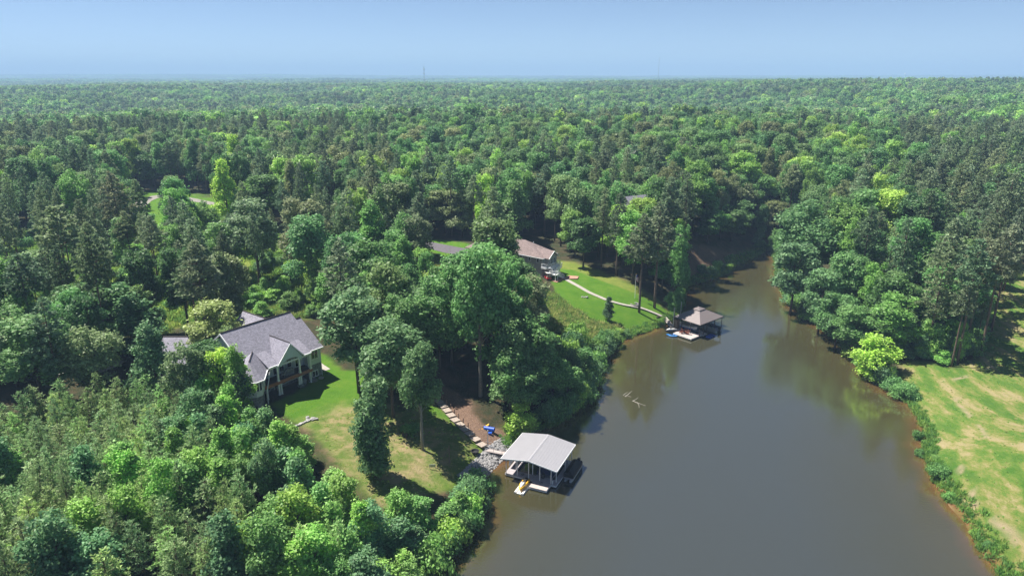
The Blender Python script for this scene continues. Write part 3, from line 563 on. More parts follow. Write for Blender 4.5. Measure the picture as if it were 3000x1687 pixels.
# --- trees the photograph singles out: (kind, tip u, tip v, height, radius, tint, colour word, label, proto)
N = [
 ('broadleaf_tree',524,756,13,5.2,(.125,.155,.045),'round olive tree rising in front of the garage roof, topmost of the trees hiding it',0),
 ('young_tree',545,880,11.5,2.9,(.17,.25,.018),'bright lime green tree just left of the porch turret',1),
 ('broadleaf_tree',585,865,13,3.2,(.085,.16,.024),'fresh green tree against the left gable wall of the grey roofed house',5),
 ('broadleaf_tree',452,862,13,3.4,(.07,.105,.042),'grey green tree covering the middle of the garage wing',1),
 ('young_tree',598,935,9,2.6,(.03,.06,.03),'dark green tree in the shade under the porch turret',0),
 ('broadleaf_tree',365,805,15,4.2,(.055,.11,.045),'layered blue green tree at the left end of the garage wing',5),
 ('broadleaf_tree',210,812,14,4.6,(.09,.125,.05),'wide olive crowned tree left of the garage wing below the tall pines',2),
 ('broadleaf_tree',60,800,15,5.5,(.06,.12,.036),'broad green tree at the left edge level with the garage roof',3),
 ('broadleaf_tree',1052,868,17,3.4,(.05,.098,.034),'tall lawn tree with a long bare trunk beside the wooden stairs',6),
 ('broadleaf_tree',975,800,17,5.2,(.058,.11,.042),'spreading tree at the top corner of the lawn behind the log edging',0),
 ('broadleaf_tree',885,735,18,6.0,(.062,.115,.046),'large pale crowned tree right of the grey shingled roof',4),
 ('broadleaf_tree',1203,634,26,5.0,(.058,.135,.034),'tallest lakeside tree, on a long bare grey trunk right of the stairs',6),
 ('broadleaf_tree',1318,690,18,5.0,(.085,.105,.048),'grey olive tree below the deck of the brown roofed house',2),
 ('broadleaf_tree',1228,612,20,6.4,(.062,.14,.034),'fresh green crown hiding the left half of the brown roofed house',0),
 ('broadleaf_tree',1165,640,19,5.6,(.058,.125,.034),'round green crown left of the one that hides half the brown roofed house',3),
 ('broadleaf_tree',1270,640,15,4.2,(.085,.155,.030),'yellowish green crown touching the front edge of the brown roof',2),
 ('broadleaf_tree',1100,700,18,5.2,(.055,.12,.032),'green crown left of the tallest lakeside tree, level with the driveway bend',0),
 ('broadleaf_tree',1262,735,19,5.2,(.052,.12,.030),'deep green crown just right below the tallest lakeside crown',4),
 ('broadleaf_tree',1290,800,18,5.0,(.066,.12,.038),'grey green crown in the middle of the lakeside wood',5),
 ('broadleaf_tree',1345,790,16,4.8,(.055,.12,.030),'dark rounded tree between the olive one and the water',1),
 ('broadleaf_tree',1282,885,13,3.5,(.058,.13,.032),'low green tree right of the long bare grey trunk',3),
 ('broadleaf_tree',1325,895,12,4.0,(.050,.11,.030),'shaded green tree above the yellow green bush behind the boathouse',0),
 ('broadleaf_tree',1395,885,10,3.8,(.065,.14,.030),'fresh green bank tree near the meadow corner',2),
 ('broadleaf_tree',1430,925,8,3.2,(.060,.13,.034),'bushy bank tree leaning toward the brown water',4),
 ('broadleaf_tree',1130,660,20,5.4,(.062,.135,.034),'high green crown between the driveway and the tallest lakeside tree',5),
 ('broadleaf_tree',1012,745,16,4.4,(.064,.125,.036),'rounded green crown above the timber edging of the lawn',4),
 ('broadleaf_tree',420,560,15,3.6,(.07,.14,.03),'small green tree in front of the pale road bend',1),
 ('broadleaf_tree',300,548,15,3.4,(.062,.12,.035),'green tree screening the left end of the pale road',3),
 ('broadleaf_tree',540,560,15,4.4,(.066,.13,.034),'rounded green tree screening the right end of the road lawn',0),
 ('broadleaf_tree',2140,640,17,5.5,(.056,.12,.034),'rounded leafy tree on the right shore below the big round one',3),
 ('broadleaf_tree',2120,740,13,4.8,(.052,.115,.032),'leafy tree reaching down to the right waterline',4),
 ('broadleaf_tree',2160,770,12,4.4,(.060,.125,.032),'bushy broadleaf beside the slender bright tree on the right shore',0),
 ('young_tree',566,816,11,2.9,(.075,.115,.035),'small olive tree standing against the left end of the grey roof',2),
 ('pine_tree',338,452,20,3.2,(.06,.09,.036),'slim dark pine standing in the middle of the pale road bend',0),
 ('broadleaf_tree',515,505,13,3.6,(.07,.13,.03),'small rounded tree at the right end of the pale road bend',2),
 ('young_tree',1313,1015,6.2,2.7,(.13,.21,.020),'bright yellow green bush like tree behind the white boathouse roof',1),
 ('pine_tree',1663,512,26,5.0,(.064,.082,.042),'big grey green pine at the lake end of the concrete path',1),
 ('pine_tree',1622,540,24,4.4,(.058,.076,.038),'pine with broad flat boughs just left of the big path pine',0),
 ('broadleaf_tree',1720,560,22,2.8,(.06,.14,.032),'tall fresh green tree right of the big path pine',1),
 ('broadleaf_tree',1703,722,8.5,2.3,(.058,.13,.030),'small leaning tree on the bank behind the brown boathouse',2),
 ('young_tree',2212,846,8.5,4.2,(.145,.235,.018),'bright yellow green bushy tree at the waterline of the right shore',1),
 ('broadleaf_tree',2212,655,17,3.2,(.075,.16,.022),'slender bright green tree among the right shore pines',1),
 ('broadleaf_tree',2050,505,24,8.0,(.048,.105,.034),'massive dark green tree overhanging the narrow arm of the lake',2),
 ('broadleaf_tree',2180,480,22,7.0,(.055,.12,.032),'large round crowned tree behind the massive one on the right shore',0),
 ('broadleaf_tree',2010,610,19,6.5,(.056,.11,.045),'wide pale leaved tree leaning over the right bank of the lake arm',4),
 ('broadleaf_tree',2080,680,16,5.5,(.052,.11,.038),'rounded tree on the right bank opposite the brown boathouse',3),
 ('broadleaf_tree',580,335,26,6.5,(.14,.22,.018),'bright lime green treetop standing out in the upper left forest',5),
 ('broadleaf_tree',556,398,23,5.5,(.15,.23,.018),'lower lime green tree leaning out of the upper left forest edge',5),
 ('broadleaf_tree',1216,432,21,4.0,(.13,.22,.018),'lime green tree in the middle of the forest wall behind the houses',1),
 ('broadleaf_tree',437,468,21,4.4,(.07,.165,.024),'tall fresh green tree standing alone in front of the road clearing',1),
 ('broadleaf_tree',470,520,15,4.6,(.085,.165,.026),'shorter bushy green tree touching the lone tall one by the road clearing',5),
 ('broadleaf_tree',760,500,22,6,(.10,.115,.055),'dull olive tree above the grey roofed house at the clearing edge',4),
 ('broadleaf_tree',630,505,20,6.5,(.075,.115,.055),'large grey green tree above the grey roof, right of the road clearing',0),
 ('broadleaf_tree',775,545,20,5.8,(.055,.125,.042),'deep green tree above the right end of the grey roof',3),
 ('broadleaf_tree',930,500,20,5.2,(.068,.155,.028),'fresh green many tipped tree left of the asphalt driveway',5),
 ('broadleaf_tree',1046,535,17,4.2,(.078,.10,.05),'grey green tree standing in front of the asphalt driveway',1),
 ('broadleaf_tree',1012,590,15,4.2,(.068,.15,.028),'pointed fresh green tree below the bend of the asphalt driveway',5),
 ('pine_tree',278,435,24,4.6,(.07,.078,.040),'big brownish green pine between the utility pole and the road',1),
 ('pine_tree',372,545,19,3.2,(.078,.102,.052),'slim pale pine in front of the sunny road lawn',2),
 ('pine_tree',487,605,22,4.0,(.07,.088,.045),'straight trunked pine in the open wood above the garage wing',0),
 ('pine_tree',132,520,24,5.0,(.075,.10,.045),'broad crowned pine at the left of the open wood',2),
 ('pine_tree',215,560,23,3.6,(.07,.095,.042),'pine with a thick leaning trunk in the open wood at left',0),
 ('young_tree',1000,1235,6.0,2.2,(.085,.17,.03),'small green tree at the lower tip of the worn lawn',1),
]
for k, u, v, H, Rr, tint, lab, p in N:
    x, y, z = top(u, v, H); add(k, x, y, H, Rr, tint, '', z, lab, p)
# the leafy column on the lawn stands on its measured foot
x, y, z = g(945, 1200); items['column'].append(dict(x=x, y=y, z=z, H=14.6, R=2.7, tint=(.052,.10,.036), word='', label='ivy dressed column shaped tree standing alone on the worn lawn', p=0, rz=.4, trunk=None, lean=None))
for (u, v, H, Rr, lab, p) in [(2393,922,17,2.6,'nearest field pine, its bare trunk at the lowest point of the right wood',2),(2427,884,23,4.2,'tall pine just behind the nearest field pine, with a long bare trunk',2),
   (2465,897,25,3.6,'leaning pine trunk at the corner of the grassy field',2),(2493,833,23,3.8,'pine between the leaning corner pine and the short field pine',0),(2524,732,20,3.2,'pine standing farthest out on the grassy field',2),
   (1036,845,0,0,'',0)]:
    if H:
        x, y, z = g(u, v); add('pine_tree', x, y, H, Rr, jitter((.072,.092,.048)), '', z, lab, p)
x, y, z = g(932, 985); add('broadleaf_tree', x, y, 10.5, 3.2, (.055,.105,.042), '', z, 'forked lawn tree nearest to the porch of the grey roofed house', 3)
NX = np.array([(d['x'], d['y'], d['R']) for k in items for d in items[k]])
def free(x, y, r):
    return not ((NX[:, 0]-x)**2+(NX[:, 1]-y)**2 < (NX[:, 2]*.45+r*.45)**2).any()
def inany(X, Y, polys):
    r = np.zeros(X.shape, bool)
    for p in polys: r |= inpoly(X, Y, p)
    return r
def grid_pts(x0, x1, y0, y1, s, jit=.42):
    a, b = np.meshgrid(np.arange(x0, x1, s), np.arange(y0, y1, s)); b = b+0.; a = a+(np.arange(a.shape[0])[:, None] % 2)*s*.5
    a = a.ravel()+rng.uniform(-jit, jit, a.size)*s; b = b.ravel()+rng.uniform(-jit, jit, b.size)*s; return a, b
def visible(X, Y, Z, H, m=110):
    u, v = px(X, Y, Z+H); u2, v2 = px(X, Y, Z); return (u > -m) & (u < 2576+m) & (v < 1449+m) & (Y > 40)
# foreground stand, bottom left
X, Y = grid_pts(-90, 5, 50, 112, 2.75); Z, D = hgt(X, Y)
ok = inpoly(X, Y, FOREGR) & (D > 1) & visible(X, Y, Z, 8); X, Y, Z, D = X[ok], Y[ok], Z[ok], D[ok]
U, V = px(X, Y, Z)
for x, y, z, d, u, v in zip(X, Y, Z, D, U, V):
    cl = float(vnoise(np.array([x]), np.array([y]), 9, 31)[0]); psap = (.22 if u < 420 else (.55 if u < 640 else 1.1)) + (cl-.5)*1.1
    if 560 < u < 690 and v > 1290 and rng.random() < .65: continue
    if d < 3.5 and u > 900:
        c, w = T_SAP[int(rng.choice([0, 1, 2], p=[.4, .4, .2]))]; H, Rr, k = rng.uniform(2.5, 4.5), rng.uniform(1.6, 2.3), 'young_tree'
    elif rng.random() < psap:
        if rng.random() < .25: continue
        c, w = T_SAP[int(rng.choice(4, p=[.30, .34, .28, .08]))]; H, Rr, k = rng.uniform(6.0, 9.5), rng.uniform(2.0, 3.0), 'young_tree'
        if u > 950: H *= .62
        if 780 < u < 1000: H *= .85
    else:
        c, w = T_YOUNG[int(rng.choice(3, p=[.45, .3, .25]))]; H, Rr, k = rng.uniform(5.2, 8.2), rng.uniform(1.5, 2.1), 'young_pine'
    if blocked(x, y, z, H, Rr, .2): 
        H *= .6; Rr *= .8
        if blocked(x, y, z, H, Rr, .2): continue
    if free(x, y, Rr): add(k, x, y, H, Rr, jitter(c), w, z)
# woods
X, Y = grid_pts(-360, 380, 95, 430, 6.6); Z, D = hgt(X, Y)
fo = inany(X, Y, CLEAR) | inpoly(X, Y, FOREGR); ok = ~fo & (D > 1.0) & visible(X, Y, Z, 22); X, Y, Z, D = X[ok], Y[ok], Z[ok], D[ok]
park = inpoly(X, Y, PARK); rp = inpoly(X, Y, RPINE); pn = vnoise(X, Y, 38, 77); U, V = px(X, Y, Z)
order = np.argsort(Y)
STAIR = gp([(1084,985),(1110,1020),(1158,1072),(1219,1130),(1190,1040),(1240,1080)])
def shades(x, y, H, Rr):
    for sx, sy in STAIR:
        dx, dy = x-sx, y-sy; s = dx*SUN_DIR.x+dy*SUN_DIR.y; t = abs(-dx*SUN_DIR.y+dy*SUN_DIR.x)
        if -1 < s < H*.577+Rr*.5 and t < Rr*.9: return True
    return False
for i in order:
    x, y, z, d, u, v = X[i], Y[i], Z[i], D[i], U[i], V[i]
    pp = .12
    if park[i]: pp = .97
    elif rp[i]: pp = .75 if u > 2330 else .35
    elif u < 1000 and v < 560: pp = .48
    elif u < 560: pp = .25
    elif u > 2250: pp = .7
    elif v < 520: pp = .12
    pp += (pn[i]-.5)*.7*(0 if park[i] or rp[i] else 1)
    if park[i] and rng.random() < .58: continue
    if rng.random() < pp:
        c, w = T_PINE[int(rng.choice(3))]; k = 'pine_tree'; H, Rr = rng.uniform(18, 25), rng.uniform(2.9, 4.2)
        if park[i]: H, Rr = rng.uniform(16, 22), rng.uniform(2.2, 3.0)
    else:
        c, w = T_BROAD[int(rng.choice(6, p=[.24, .26, .16, .19, .06, .09]))]; k = 'broadleaf_tree'; H, Rr = rng.uniform(13.5, 23), rng.uniform(3.3, 6.6)
        if d < 9: H *= .7; Rr *= .85
        if u < 1000 and v > 700: H *= .82
    lowd = False
    if d < 4.5 or blocked(x, y, z, H, Rr):
        for f in (.8, .62, .45, .32):
            H2, R2 = H*f, Rr*max(f, .5)
            if not blocked(x, y, z, H2, R2, .25): H, Rr = H2, R2; break
        else: continue
        if d < 4.5: H = min(H, 7); Rr = min(Rr, 2.8)
        if H < 10 and k == 'pine_tree': k = 'young_tree'; c, w = T_SAP[1]
        elif H < 10: k = 'young_tree'
    if k == 'young_tree': Rr = max(1.6, min(Rr, H*.42))
    if shades(x, y, H, Rr): continue
    if free(x, y, Rr*(1 if k != 'pine_tree' else .6)): add(k, x, y, H, Rr, jitter(c), w, z)
# low growth under the open wood and round the forest rims
def scat(n, poly, hr, rr, tints, kind='shrub', dmin=.4, cb=.0):
    xs = [p[0] for p in poly]; ys = [p[1] for p in poly]; X = rng.uniform(min(xs), max(xs), n*3); Y = rng.uniform(min(ys), max(ys), n*3)
    Z, D = hgt(X, Y); ok = inpoly(X, Y, poly) & (D > dmin) & ~inany(X, Y, [Z_LAWN, Z_LAWNB, Z_ROAD, Z_DRIVE]+CLEAR[-2:])
    for x, y, z in list(zip(X[ok], Y[ok], Z[ok]))[:n]:
        H, Rr = rng.uniform(*hr), rng.uniform(*rr); c, w = tints[int(rng.integers(len(tints)))]
        if not blocked(x, y, z, H, Rr, 0): add(kind, x, y, H, Rr, jitter(c), w, z)
scat(95, PARK, (1.5, 3.5), (1.4, 2.8), [((.13,.20,.025), 'yellow green'), ((.09,.17,.03), 'fresh green'), ((.06,.12,.035), 'green')])
scat(34, PARK, (4, 7.5), (1.6, 2.6), [T_SAP[0], T_SAP[1], T_SAP[2]], 'young_tree')
scat(26, gp([(540,790),(700,740),(860,740),(860,800),(780,810),(740,790),(600,830)]), (2.5, 5.5), (1.5, 2.4), [T_SAP[0], T_SAP[1]], 'young_tree')
scat(85, gp([(2110,850),(2200,800),(2400,800),(2500,840),(2470,895),(2390,915),(2260,900),(2190,900)]), (2.5, 8), (1.8, 3.0), [T_SAP[0], T_SAP[1], T_SAP[2], T_SAP[2]], 'young_tree')
scat(60, gp([(2330,700),(2500,680),(2490,830),(2330,830)]), (3, 8), (1.8, 2.8), [T_SAP[1], T_SAP[2]], 'young_tree')
# shoreline shrubs: measured runs of the bank
def along(pts, n, H, Rr, tints, off=(.3, 1.6), force=True):
    P = [at(u, v, 0.) for u, v in pts]; L = [0]
    for a, b in zip(P, P[1:]): L.append(L[-1]+math.hypot(b[0]-a[0], b[1]-a[1]))
    for k in range(n):
        s = (k+rng.uniform(.1, .9))/n*L[-1]; i = max(j for j in range(len(P)) if L[j] <= s+1e-6); i = min(i, len(P)-2); t = (s-L[i])/(L[i+1]-L[i])
        x, y = P[i][0]*(1-t)+P[i+1][0]*t, P[i][1]*(1-t)+P[i+1][1]*t
        e = np.array([[x+dx, y+dy] for dx in (-.6, 0, .6) for dy in (-.6, 0, .6)]); dd = sdist(e[:, 0], e[:, 1], SHORE); q = e[np.argmax(dd)]-np.array([x, y]); q = q/max(np.hypot(*q), .01)
        o = rng.uniform(*off); x += q[0]*o; y += q[1]*o; c, w = tints[int(rng.integers(len(tints)))]
        add('shrub', x, y, rng.uniform(*H), rng.uniform(*Rr), jitter(c), w, max(H1(x, y), .02))
SB = [((.075,.15,.028), 'fresh green'), ((.055,.12,.03), 'green'), ((.11,.185,.024), 'yellow green'), ((.05,.105,.04), 'blue green')]
along([(1385,1072),(1440,1042),(1472,1012),(1482,985)], 13, (2.2, 4.2), (1.6, 2.5), SB)
along([(1482,985),(1497,950),(1512,915),(1528,888),(1545,868)], 15, (2.2, 4.0), (1.6, 2.5), SB)
along([(1350,1050),(1420,1010),(1450,960),(1480,900)], 14, (3, 5.5), (2.0, 2.8), SB, (1.5, 4))
along([(1545,868),(1565,855),(1585,848)], 5, (1.0, 1.9), (.9, 1.4), SB)
along([(2095,842),(2135,880),(2175,930),(2205,962),(2245,990),(2285,1014)], 26, (1.2, 4.0), (1.2, 2.6), SB)
along([(1975,740),(1995,775),(2045,812),(2095,842)], 12, (2, 5), (1.8, 2.8), SB)
along([(2310,1050),(2330,1140),(2370,1240),(2450,1350),(2520,1449)], 7, (.5, 1.1), (.5, .95), SB[:3], (.1, .9))
along([(1085,1449),(1140,1390),(1185,1335),(1200,1290),(1207,1225)], 20, (2.2, 4), (1.5, 2.3), SB)
along([(1740,716),(1790,703),(1828,688),(1852,668)], 8, (1.2, 3), (1.2, 1.9), SB)
for u, v, H, Rr, lab in [(2308,1102,1.5,.85,'small bush standing in the shallows off the right bank'),(2312,1144,1.1,.7,'smaller bush in the shallows, next below the first one on the right bank'),
        (2362,1208,2.2,1.6,'rounded dark bush at the edge of the right bank below the two small ones'),(1036,1140,1.6,1.5,'low green bush on the shaded lawn below the long trunked lawn tree')]:
    x, y = at(u, v, .1); add('shrub', x, y, H, Rr, (.055,.125,.03), '', max(H1(x, y), 0), lab)
# beyond the near woods
X, Y = grid_pts(-1000, 1000, 425, 1250, 8.2); Z, D = hgt(X, Y); ok = visible(X, Y, Z, 22, 30); X, Y, Z = X[ok], Y[ok], Z[ok]
pn = vnoise(X, Y, 90, 78); bl = vnoise(X, Y, 60, 79)
TB = np.array([t[0] for t in T_BROAD]); TP = np.array([t[0] for t in T_PINE])
nfar = len(X); isp = rng.random(nfar) < np.where(X < -60, .24, .06)+(pn-.5)*1.2
ti = rng.choice(6, nfar, p=[.27, .28, .17, .17, .04, .07]); tint = np.where(isp[:, None], TP[rng.integers(0, 3, nfar)], TB[ti])*rng.uniform(.84, 1.16, (nfar, 1))*(.62+.75*bl[:, None])
mid = dict(x=X, y=Y, z=Z, H=np.where(isp, rng.uniform(16, 26, nfar), rng.uniform(11, 25, nfar)), R=np.where(isp, rng.uniform(3.4, 4.6, nfar), rng.uniform(3.8, 8, nfar)), p=np.where(isp, 3+rng.integers(0, 2, nfar), rng.integers(0, 3, nfar)), tint=tint)
X, Y = grid_pts(-2600, 2600, 1240, 3200, 12.5); Z, D = hgt(X, Y); ok = visible(X, Y, Z, 22, 20); X, Y, Z = X[ok], Y[ok], Z[ok]; n2 = len(X)
tb = vnoise(X, Y, 150, 80); isp = rng.random(n2) < .25+(tb-.5)
far = dict(x=X, y=Y, z=Z, H=rng.uniform(14, 24, n2), R=rng.uniform(7, 10, n2), p=np.where(isp, 3+rng.integers(0, 2, n2), rng.integers(0, 3, n2)), tint=np.where(isp[:, None], TP[1], TB[rng.choice(6, n2, p=[.3, .3, .2, .1, .02, .08])])*(.55+.9*tb[:, None]))
X, Y = grid_pts(-7200, 7200, 3180, 9000, 46); Z, D = hgt(X, Y); ok = visible(X, Y, Z, 22, 20); X, Y, Z = X[ok], Y[ok], Z[ok]; n3 = len(X); tb = vnoise(X, Y, 400, 81)
pat = dict(x=X, y=Y, z=Z-8, H=rng.uniform(24, 32, n3), R=rng.uniform(28, 36, n3), p=5+rng.integers(0, 2, n3), tint=TB[rng.choice(6, n3, p=[.35, .3, .2, .05, .02, .08])]*(.55+.9*tb[:, None]))
# ---------------------------------------------------------------- turn the lists into objects
LIM = 300
def region(u, v, kind):
    if v > 1040 and u < 760:
        col = 'at the left edge' if u < 130 else ('in the left part' if u < 330 else ('in the middle part' if u < 540 else 'in the right part'))
        row = 'near the bottom edge' if v > 1390 else ('on its lower half' if v > 1270 else ('on its upper half' if v > 1150 else 'along its upper rim'))
        return f'{col} of the young stand {row}'
    if v > 1130 and u < 1260: return 'in the thicket between worn lawn and lake'
    if u < 640 and v > 820: return 'around the garage wing of the grey roofed house'
    if u < 330 and v > 600: return 'in the open wood at the left edge'
    if u < 640 and v > 600: return 'in the open wood above the garage wing'
    if u < 880 and v > 600: return 'in the wood behind the grey shingled roof'
    if u < 640 and v > 470: return 'around the road clearing at left'
    if u < 1120 and v > 680: return 'in the wood right of the grey roofed house'
    if u < 1330 and v > 680: return 'in the lakeside wood above the wooden stairs'
    if u < 1560 and v > 800: return 'on the bank between the wood and the brown water'
    if u < 1560 and v > 640: return 'beside the brown roofed house'
    if u < 1120 and v > 540: return 'along the asphalt driveway'
    if u < 1300 and v > 540: return 'in the forest edge left of the brown roofed house'
    if u < 1600 and v > 540: return 'in the forest right behind the brown roofed house'
    if u < 1960 and v > 540: return 'in the forest between the mowed lawn and the lake arm'
    if u >= 2290 and v > 1000: return 'along the grassy right bank'
    if u >= 1900 and u < 2120 and v > 540: return 'on the right shore at the mouth of the lake arm'
    if u >= 2120 and u < 2330 and v > 540: return 'on the right shore below the pines'
    if u >= 2330 and v > 540: return 'in the wood at the edge of the grassy field'
    if u < 560: return 'in the far left forest beyond the road'
    if u < 1120: return 'in the forest beyond the clearing, left of centre'
    if u < 1700: return 'in the forest beyond the brown roofed house'
    return 'in the forest beyond the right shore'
NOUN = {'broadleaf_tree': 'broadleaf tree', 'pine_tree': 'pine', 'young_pine': 'young pine', 'young_tree': 'leafy sapling', 'shrub': 'shrub', 'column': 'tree'}
CAT = {'broadleaf_tree': 'broadleaf tree', 'pine_tree': 'pine tree', 'young_pine': 'young pine', 'young_tree': 'young tree', 'shrub': 'shrub', 'column': 'tree'}
rest = {}
for kind, L in items.items():
    def appar(d):
        u, v = px(d['x'], d['y'], d['z']+d['H']); vis = -40 < u < 2616 and v < 1470
        return -(1e6 if d['label'] else d['H']*d['R']/max(d['y'], 1)**2*(1 if vis else .0))
    L.sort(key=appar); rest[kind] = L[LIM:]
    nm = 'leafy_column_tree' if kind == 'column' else kind
    for d in L[:LIM]:
        p = PR[kind][d['p']]; u, v = px(d['x'], d['y'], d['z']); reg = region(u, v, kind)
        size = ('tall ' if d['H'] > {'broadleaf_tree': 19, 'pine_tree': 22}.get(kind, 99) else '')
        lab = d['label'] or f"{size}{d['word']} {NOUN[kind]} {reg}"
        grp = None if d['label'] else f"{size}{d['word']} {NOUN[kind]}s {reg}"
        root = empty(nm, (d['x'], d['y'], d['z']), d['rz'], lab, CAT[kind], grp)
        for part in ('trunk', 'crown'):
            o = bpy.data.objects.new(part, p[part]); COL.objects.link(o); o.parent = root
            sr = d['R']/p['R']; o.scale = (sr, sr, d['H']/p['H'])
            if part == 'crown': o['tint'] = [float(c) for c in d['tint']]
FREST = bpy.data.collections.new('forest_prototypes')
def single(name, crown_, trunk_=None):
    me = crown_.copy(); o = bpy.data.objects.new(name, me)
    if trunk_ is not None:
        bm = bmesh.new(); bm.from_mesh(crown_); k = len(bm.faces); bm.from_mesh(trunk_); bm.faces.ensure_lookup_table()
        for f in bm.faces[k:]: f.material_index = 1
        bm.to_mesh(me); bm.free(); me.materials.append(trunk_.materials[0])
    return o
def stuff(name, protos, x, y, z, rz, scl, tint, pid, label, cat=None):
    coll = bpy.data.collections.new(name+'_kinds')
    for o in protos: coll.objects.link(o)
    n_ = len(x); me = bpy.data.meshes.new(name); me.vertices.add(n_); me.vertices.foreach_set('co', np.stack([x, y, z], 1).astype(np.float32).ravel())
    for nm, dat, ty in (('rot', np.stack([np.zeros(n_), np.zeros(n_), rz], 1), 'FLOAT_VECTOR'), ('scl', scl, 'FLOAT_VECTOR'), ('tint', tint, 'FLOAT_VECTOR')):
        a = me.attributes.new(nm, ty, 'POINT'); a.data.foreach_set('vector', np.asarray(dat, np.float32).ravel())
    a = me.attributes.new('pid', 'INT', 'POINT'); a.data.foreach_set('value', np.asarray(pid, np.int32))
    o = bpy.data.objects.new(name, me); COL.objects.link(o)
    ng = bpy.data.node_groups.new(name, 'GeometryNodeTree'); ng.interface.new_socket('Geometry', in_out='INPUT', socket_type='NodeSocketGeometry'); ng.interface.new_socket('Geometry', in_out='OUTPUT', socket_type='NodeSocketGeometry')
    n, l = ng.nodes, ng.links; gi = n.new('NodeGroupInput'); go = n.new('NodeGroupOutput'); ip = n.new('GeometryNodeInstanceOnPoints'); ci = n.new('GeometryNodeCollectionInfo')
    ci.inputs['Collection'].default_value = coll; ci.inputs['Separate Children'].default_value = True; ci.inputs['Reset Children'].default_value = True; ip.inputs['Pick Instance'].default_value = True
    def na(nm, ty):
        q = n.new('GeometryNodeInputNamedAttribute'); q.data_type = ty; q.inputs['Name'].default_value = nm; return q.outputs['Attribute']
    l.new(gi.outputs[0], ip.inputs['Points']); l.new(ci.outputs[0], ip.inputs['Instance']); l.new(na('pid', 'INT'), ip.inputs['Instance Index'])
    l.new(na('rot', 'FLOAT_VECTOR'), ip.inputs['Rotation']); l.new(na('scl', 'FLOAT_VECTOR'), ip.inputs['Scale']); l.new(ip.outputs[0], go.inputs[0])
    md = o.modifiers.new('scatter', 'NODES'); md.node_group = ng; tag(o, label, cat, kind='stuff'); return o
def stuff_near(kind, name, label):
    L = rest[kind]
    if not L: return
    pr = [single('%s_%02d' % (name, i), p['crown'], p['trunk']) for i, p in enumerate(PR[kind])]; P = PR[kind]
    A = lambda k: np.array([d[k] for d in L]); R0 = np.array([P[d['p']]['R'] for d in L]); H0 = np.array([P[d['p']]['H'] for d in L])
    s = A('R')/R0; stuff(name, pr, A('x'), A('y'), A('z'), A('rz'), np.stack([s, s, A('H')/H0], 1), A('tint'), A('p'), label)
stuff_near('broadleaf_tree', 'broadleaf_forest', 'broadleaf forest massed behind the nearer trees')
stuff_near('pine_tree', 'pine_forest', 'pines massed among the forest behind the nearer trees')
stuff_near('young_pine', 'young_pine_thicket', 'young pines massed in the stand at the bottom left')
stuff_near('young_tree', 'young_tree_thicket', 'young broadleaf growth massed at the wood edges')
stuff_near('shrub', 'shrub_undergrowth', 'low shrubs massed under the open wood')
fp = [single('far_kind_%02d' % i, p['crown'], p['trunk']) for i, p in enumerate(FAR+FARP)]+[bpy.data.objects.new('far_kind_%02d' % (5+i), m_) for i, m_ in enumerate(PATCH)]
cat3 = lambda k: np.concatenate([mid[k], far[k], pat[k]])
HB = np.array([20, 20, 20, 24, 24, 22, 22.]); RB = np.array([5, 5, 5, 3.2, 3.2, 24, 24.]); pid = cat3('p').astype(int); s = cat3('R')/RB[pid]
stuff('distant_forest', fp, cat3('x'), cat3('y'), cat3('z'), rng.uniform(0, 6.28, len(pid)), np.stack([s, s, cat3('H')/HB[pid]], 1), cat3('tint'), pid, 'distant forest rolling away to the blue horizon')
print('TREES', {k: len(v) for k, v in items.items()}, nfar, n2, n3)
# grass clumps and weeds
def tuft(name, seed, n=46, h=.75, w=.05, r=.45):
    q = np.random.default_rng(seed); b = np.stack([q.normal(0, r*.5, n), q.normal(0, r*.5, n), np.zeros(n)], 1); d = unit(np.stack([q.normal(0, .35, n), q.normal(0, .35, n), np.ones(n)], 1)); L = h*q.uniform(.5, 1.1, n)[:, None]
    s = unit(np.cross(d, q.normal(size=(n, 3)))); return quads(name, b+d*L*.5, d*L*.5, s*w, None)
TU = [bpy.data.objects.new('weed_kind_%d' % i, tuft('weed_kind_%d' % i, 90+i)) for i in range(3)]
px_, py_, ht, tn = [], [], [], []
def weeds(poly, n, hs, tints, dmin=.15, excl=()):
    xs = [p[0] for p in poly]; ys = [p[1] for p in poly]; X = rng.uniform(min(xs), max(xs), n); Y = rng.uniform(min(ys), max(ys), n)
    D = sdist(X, Y, SHORE); cl = vnoise(X, Y, 3, 55); ok = inpoly(X, Y, poly) & (D > dmin) & (rng.random(n) < .25+cl)
    for e in excl: ok &= ~inpoly(X, Y, e)
    X, Y = X[ok], Y[ok]; px_.append(X); py_.append(Y); ht.append(rng.uniform(*hs, len(X))); tn.append(np.array(tints)[rng.integers(0, len(tints), len(X))]*rng.uniform(.8, 1.2, (len(X), 1)))
WT = [(.075,.12,.02), (.11,.13,.03), (.14,.145,.045), (.06,.11,.018)]
weeds(Z_MEADB, 3800, (.7, 1.5), WT, excl=[Z_LAWNB]); weeds(PARK, 9000, (.8, 2.0), [(.08,.14,.018), (.11,.155,.022), (.06,.12,.02)]); weeds(Z_BACKA, 2500, (.8, 1.6), WT)
fr = [p for p in Z_FIELD if p[1] < 200 and p[0] < 190]
weeds(fr, 7000, (.12, .34), [(.11,.19,.03), (.14,.19,.04), (.09,.17,.03), (.19,.19,.07)])
weeds(Z_WORN, 700, (.15, .35), [(.13,.19,.04), (.18,.2,.06)]); weeds(Z_DRIVE2, 3000, (.6, 1.3), WT)
S = np.array([p for p in SHORE if 60 < p[1] < 240]); k = rng.integers(0, len(S), 5200); X = S[k, 0]+rng.normal(0, .8, 5200); Y = S[k, 1]+rng.normal(0, .8, 5200); D = sdist(X, Y, SHORE)
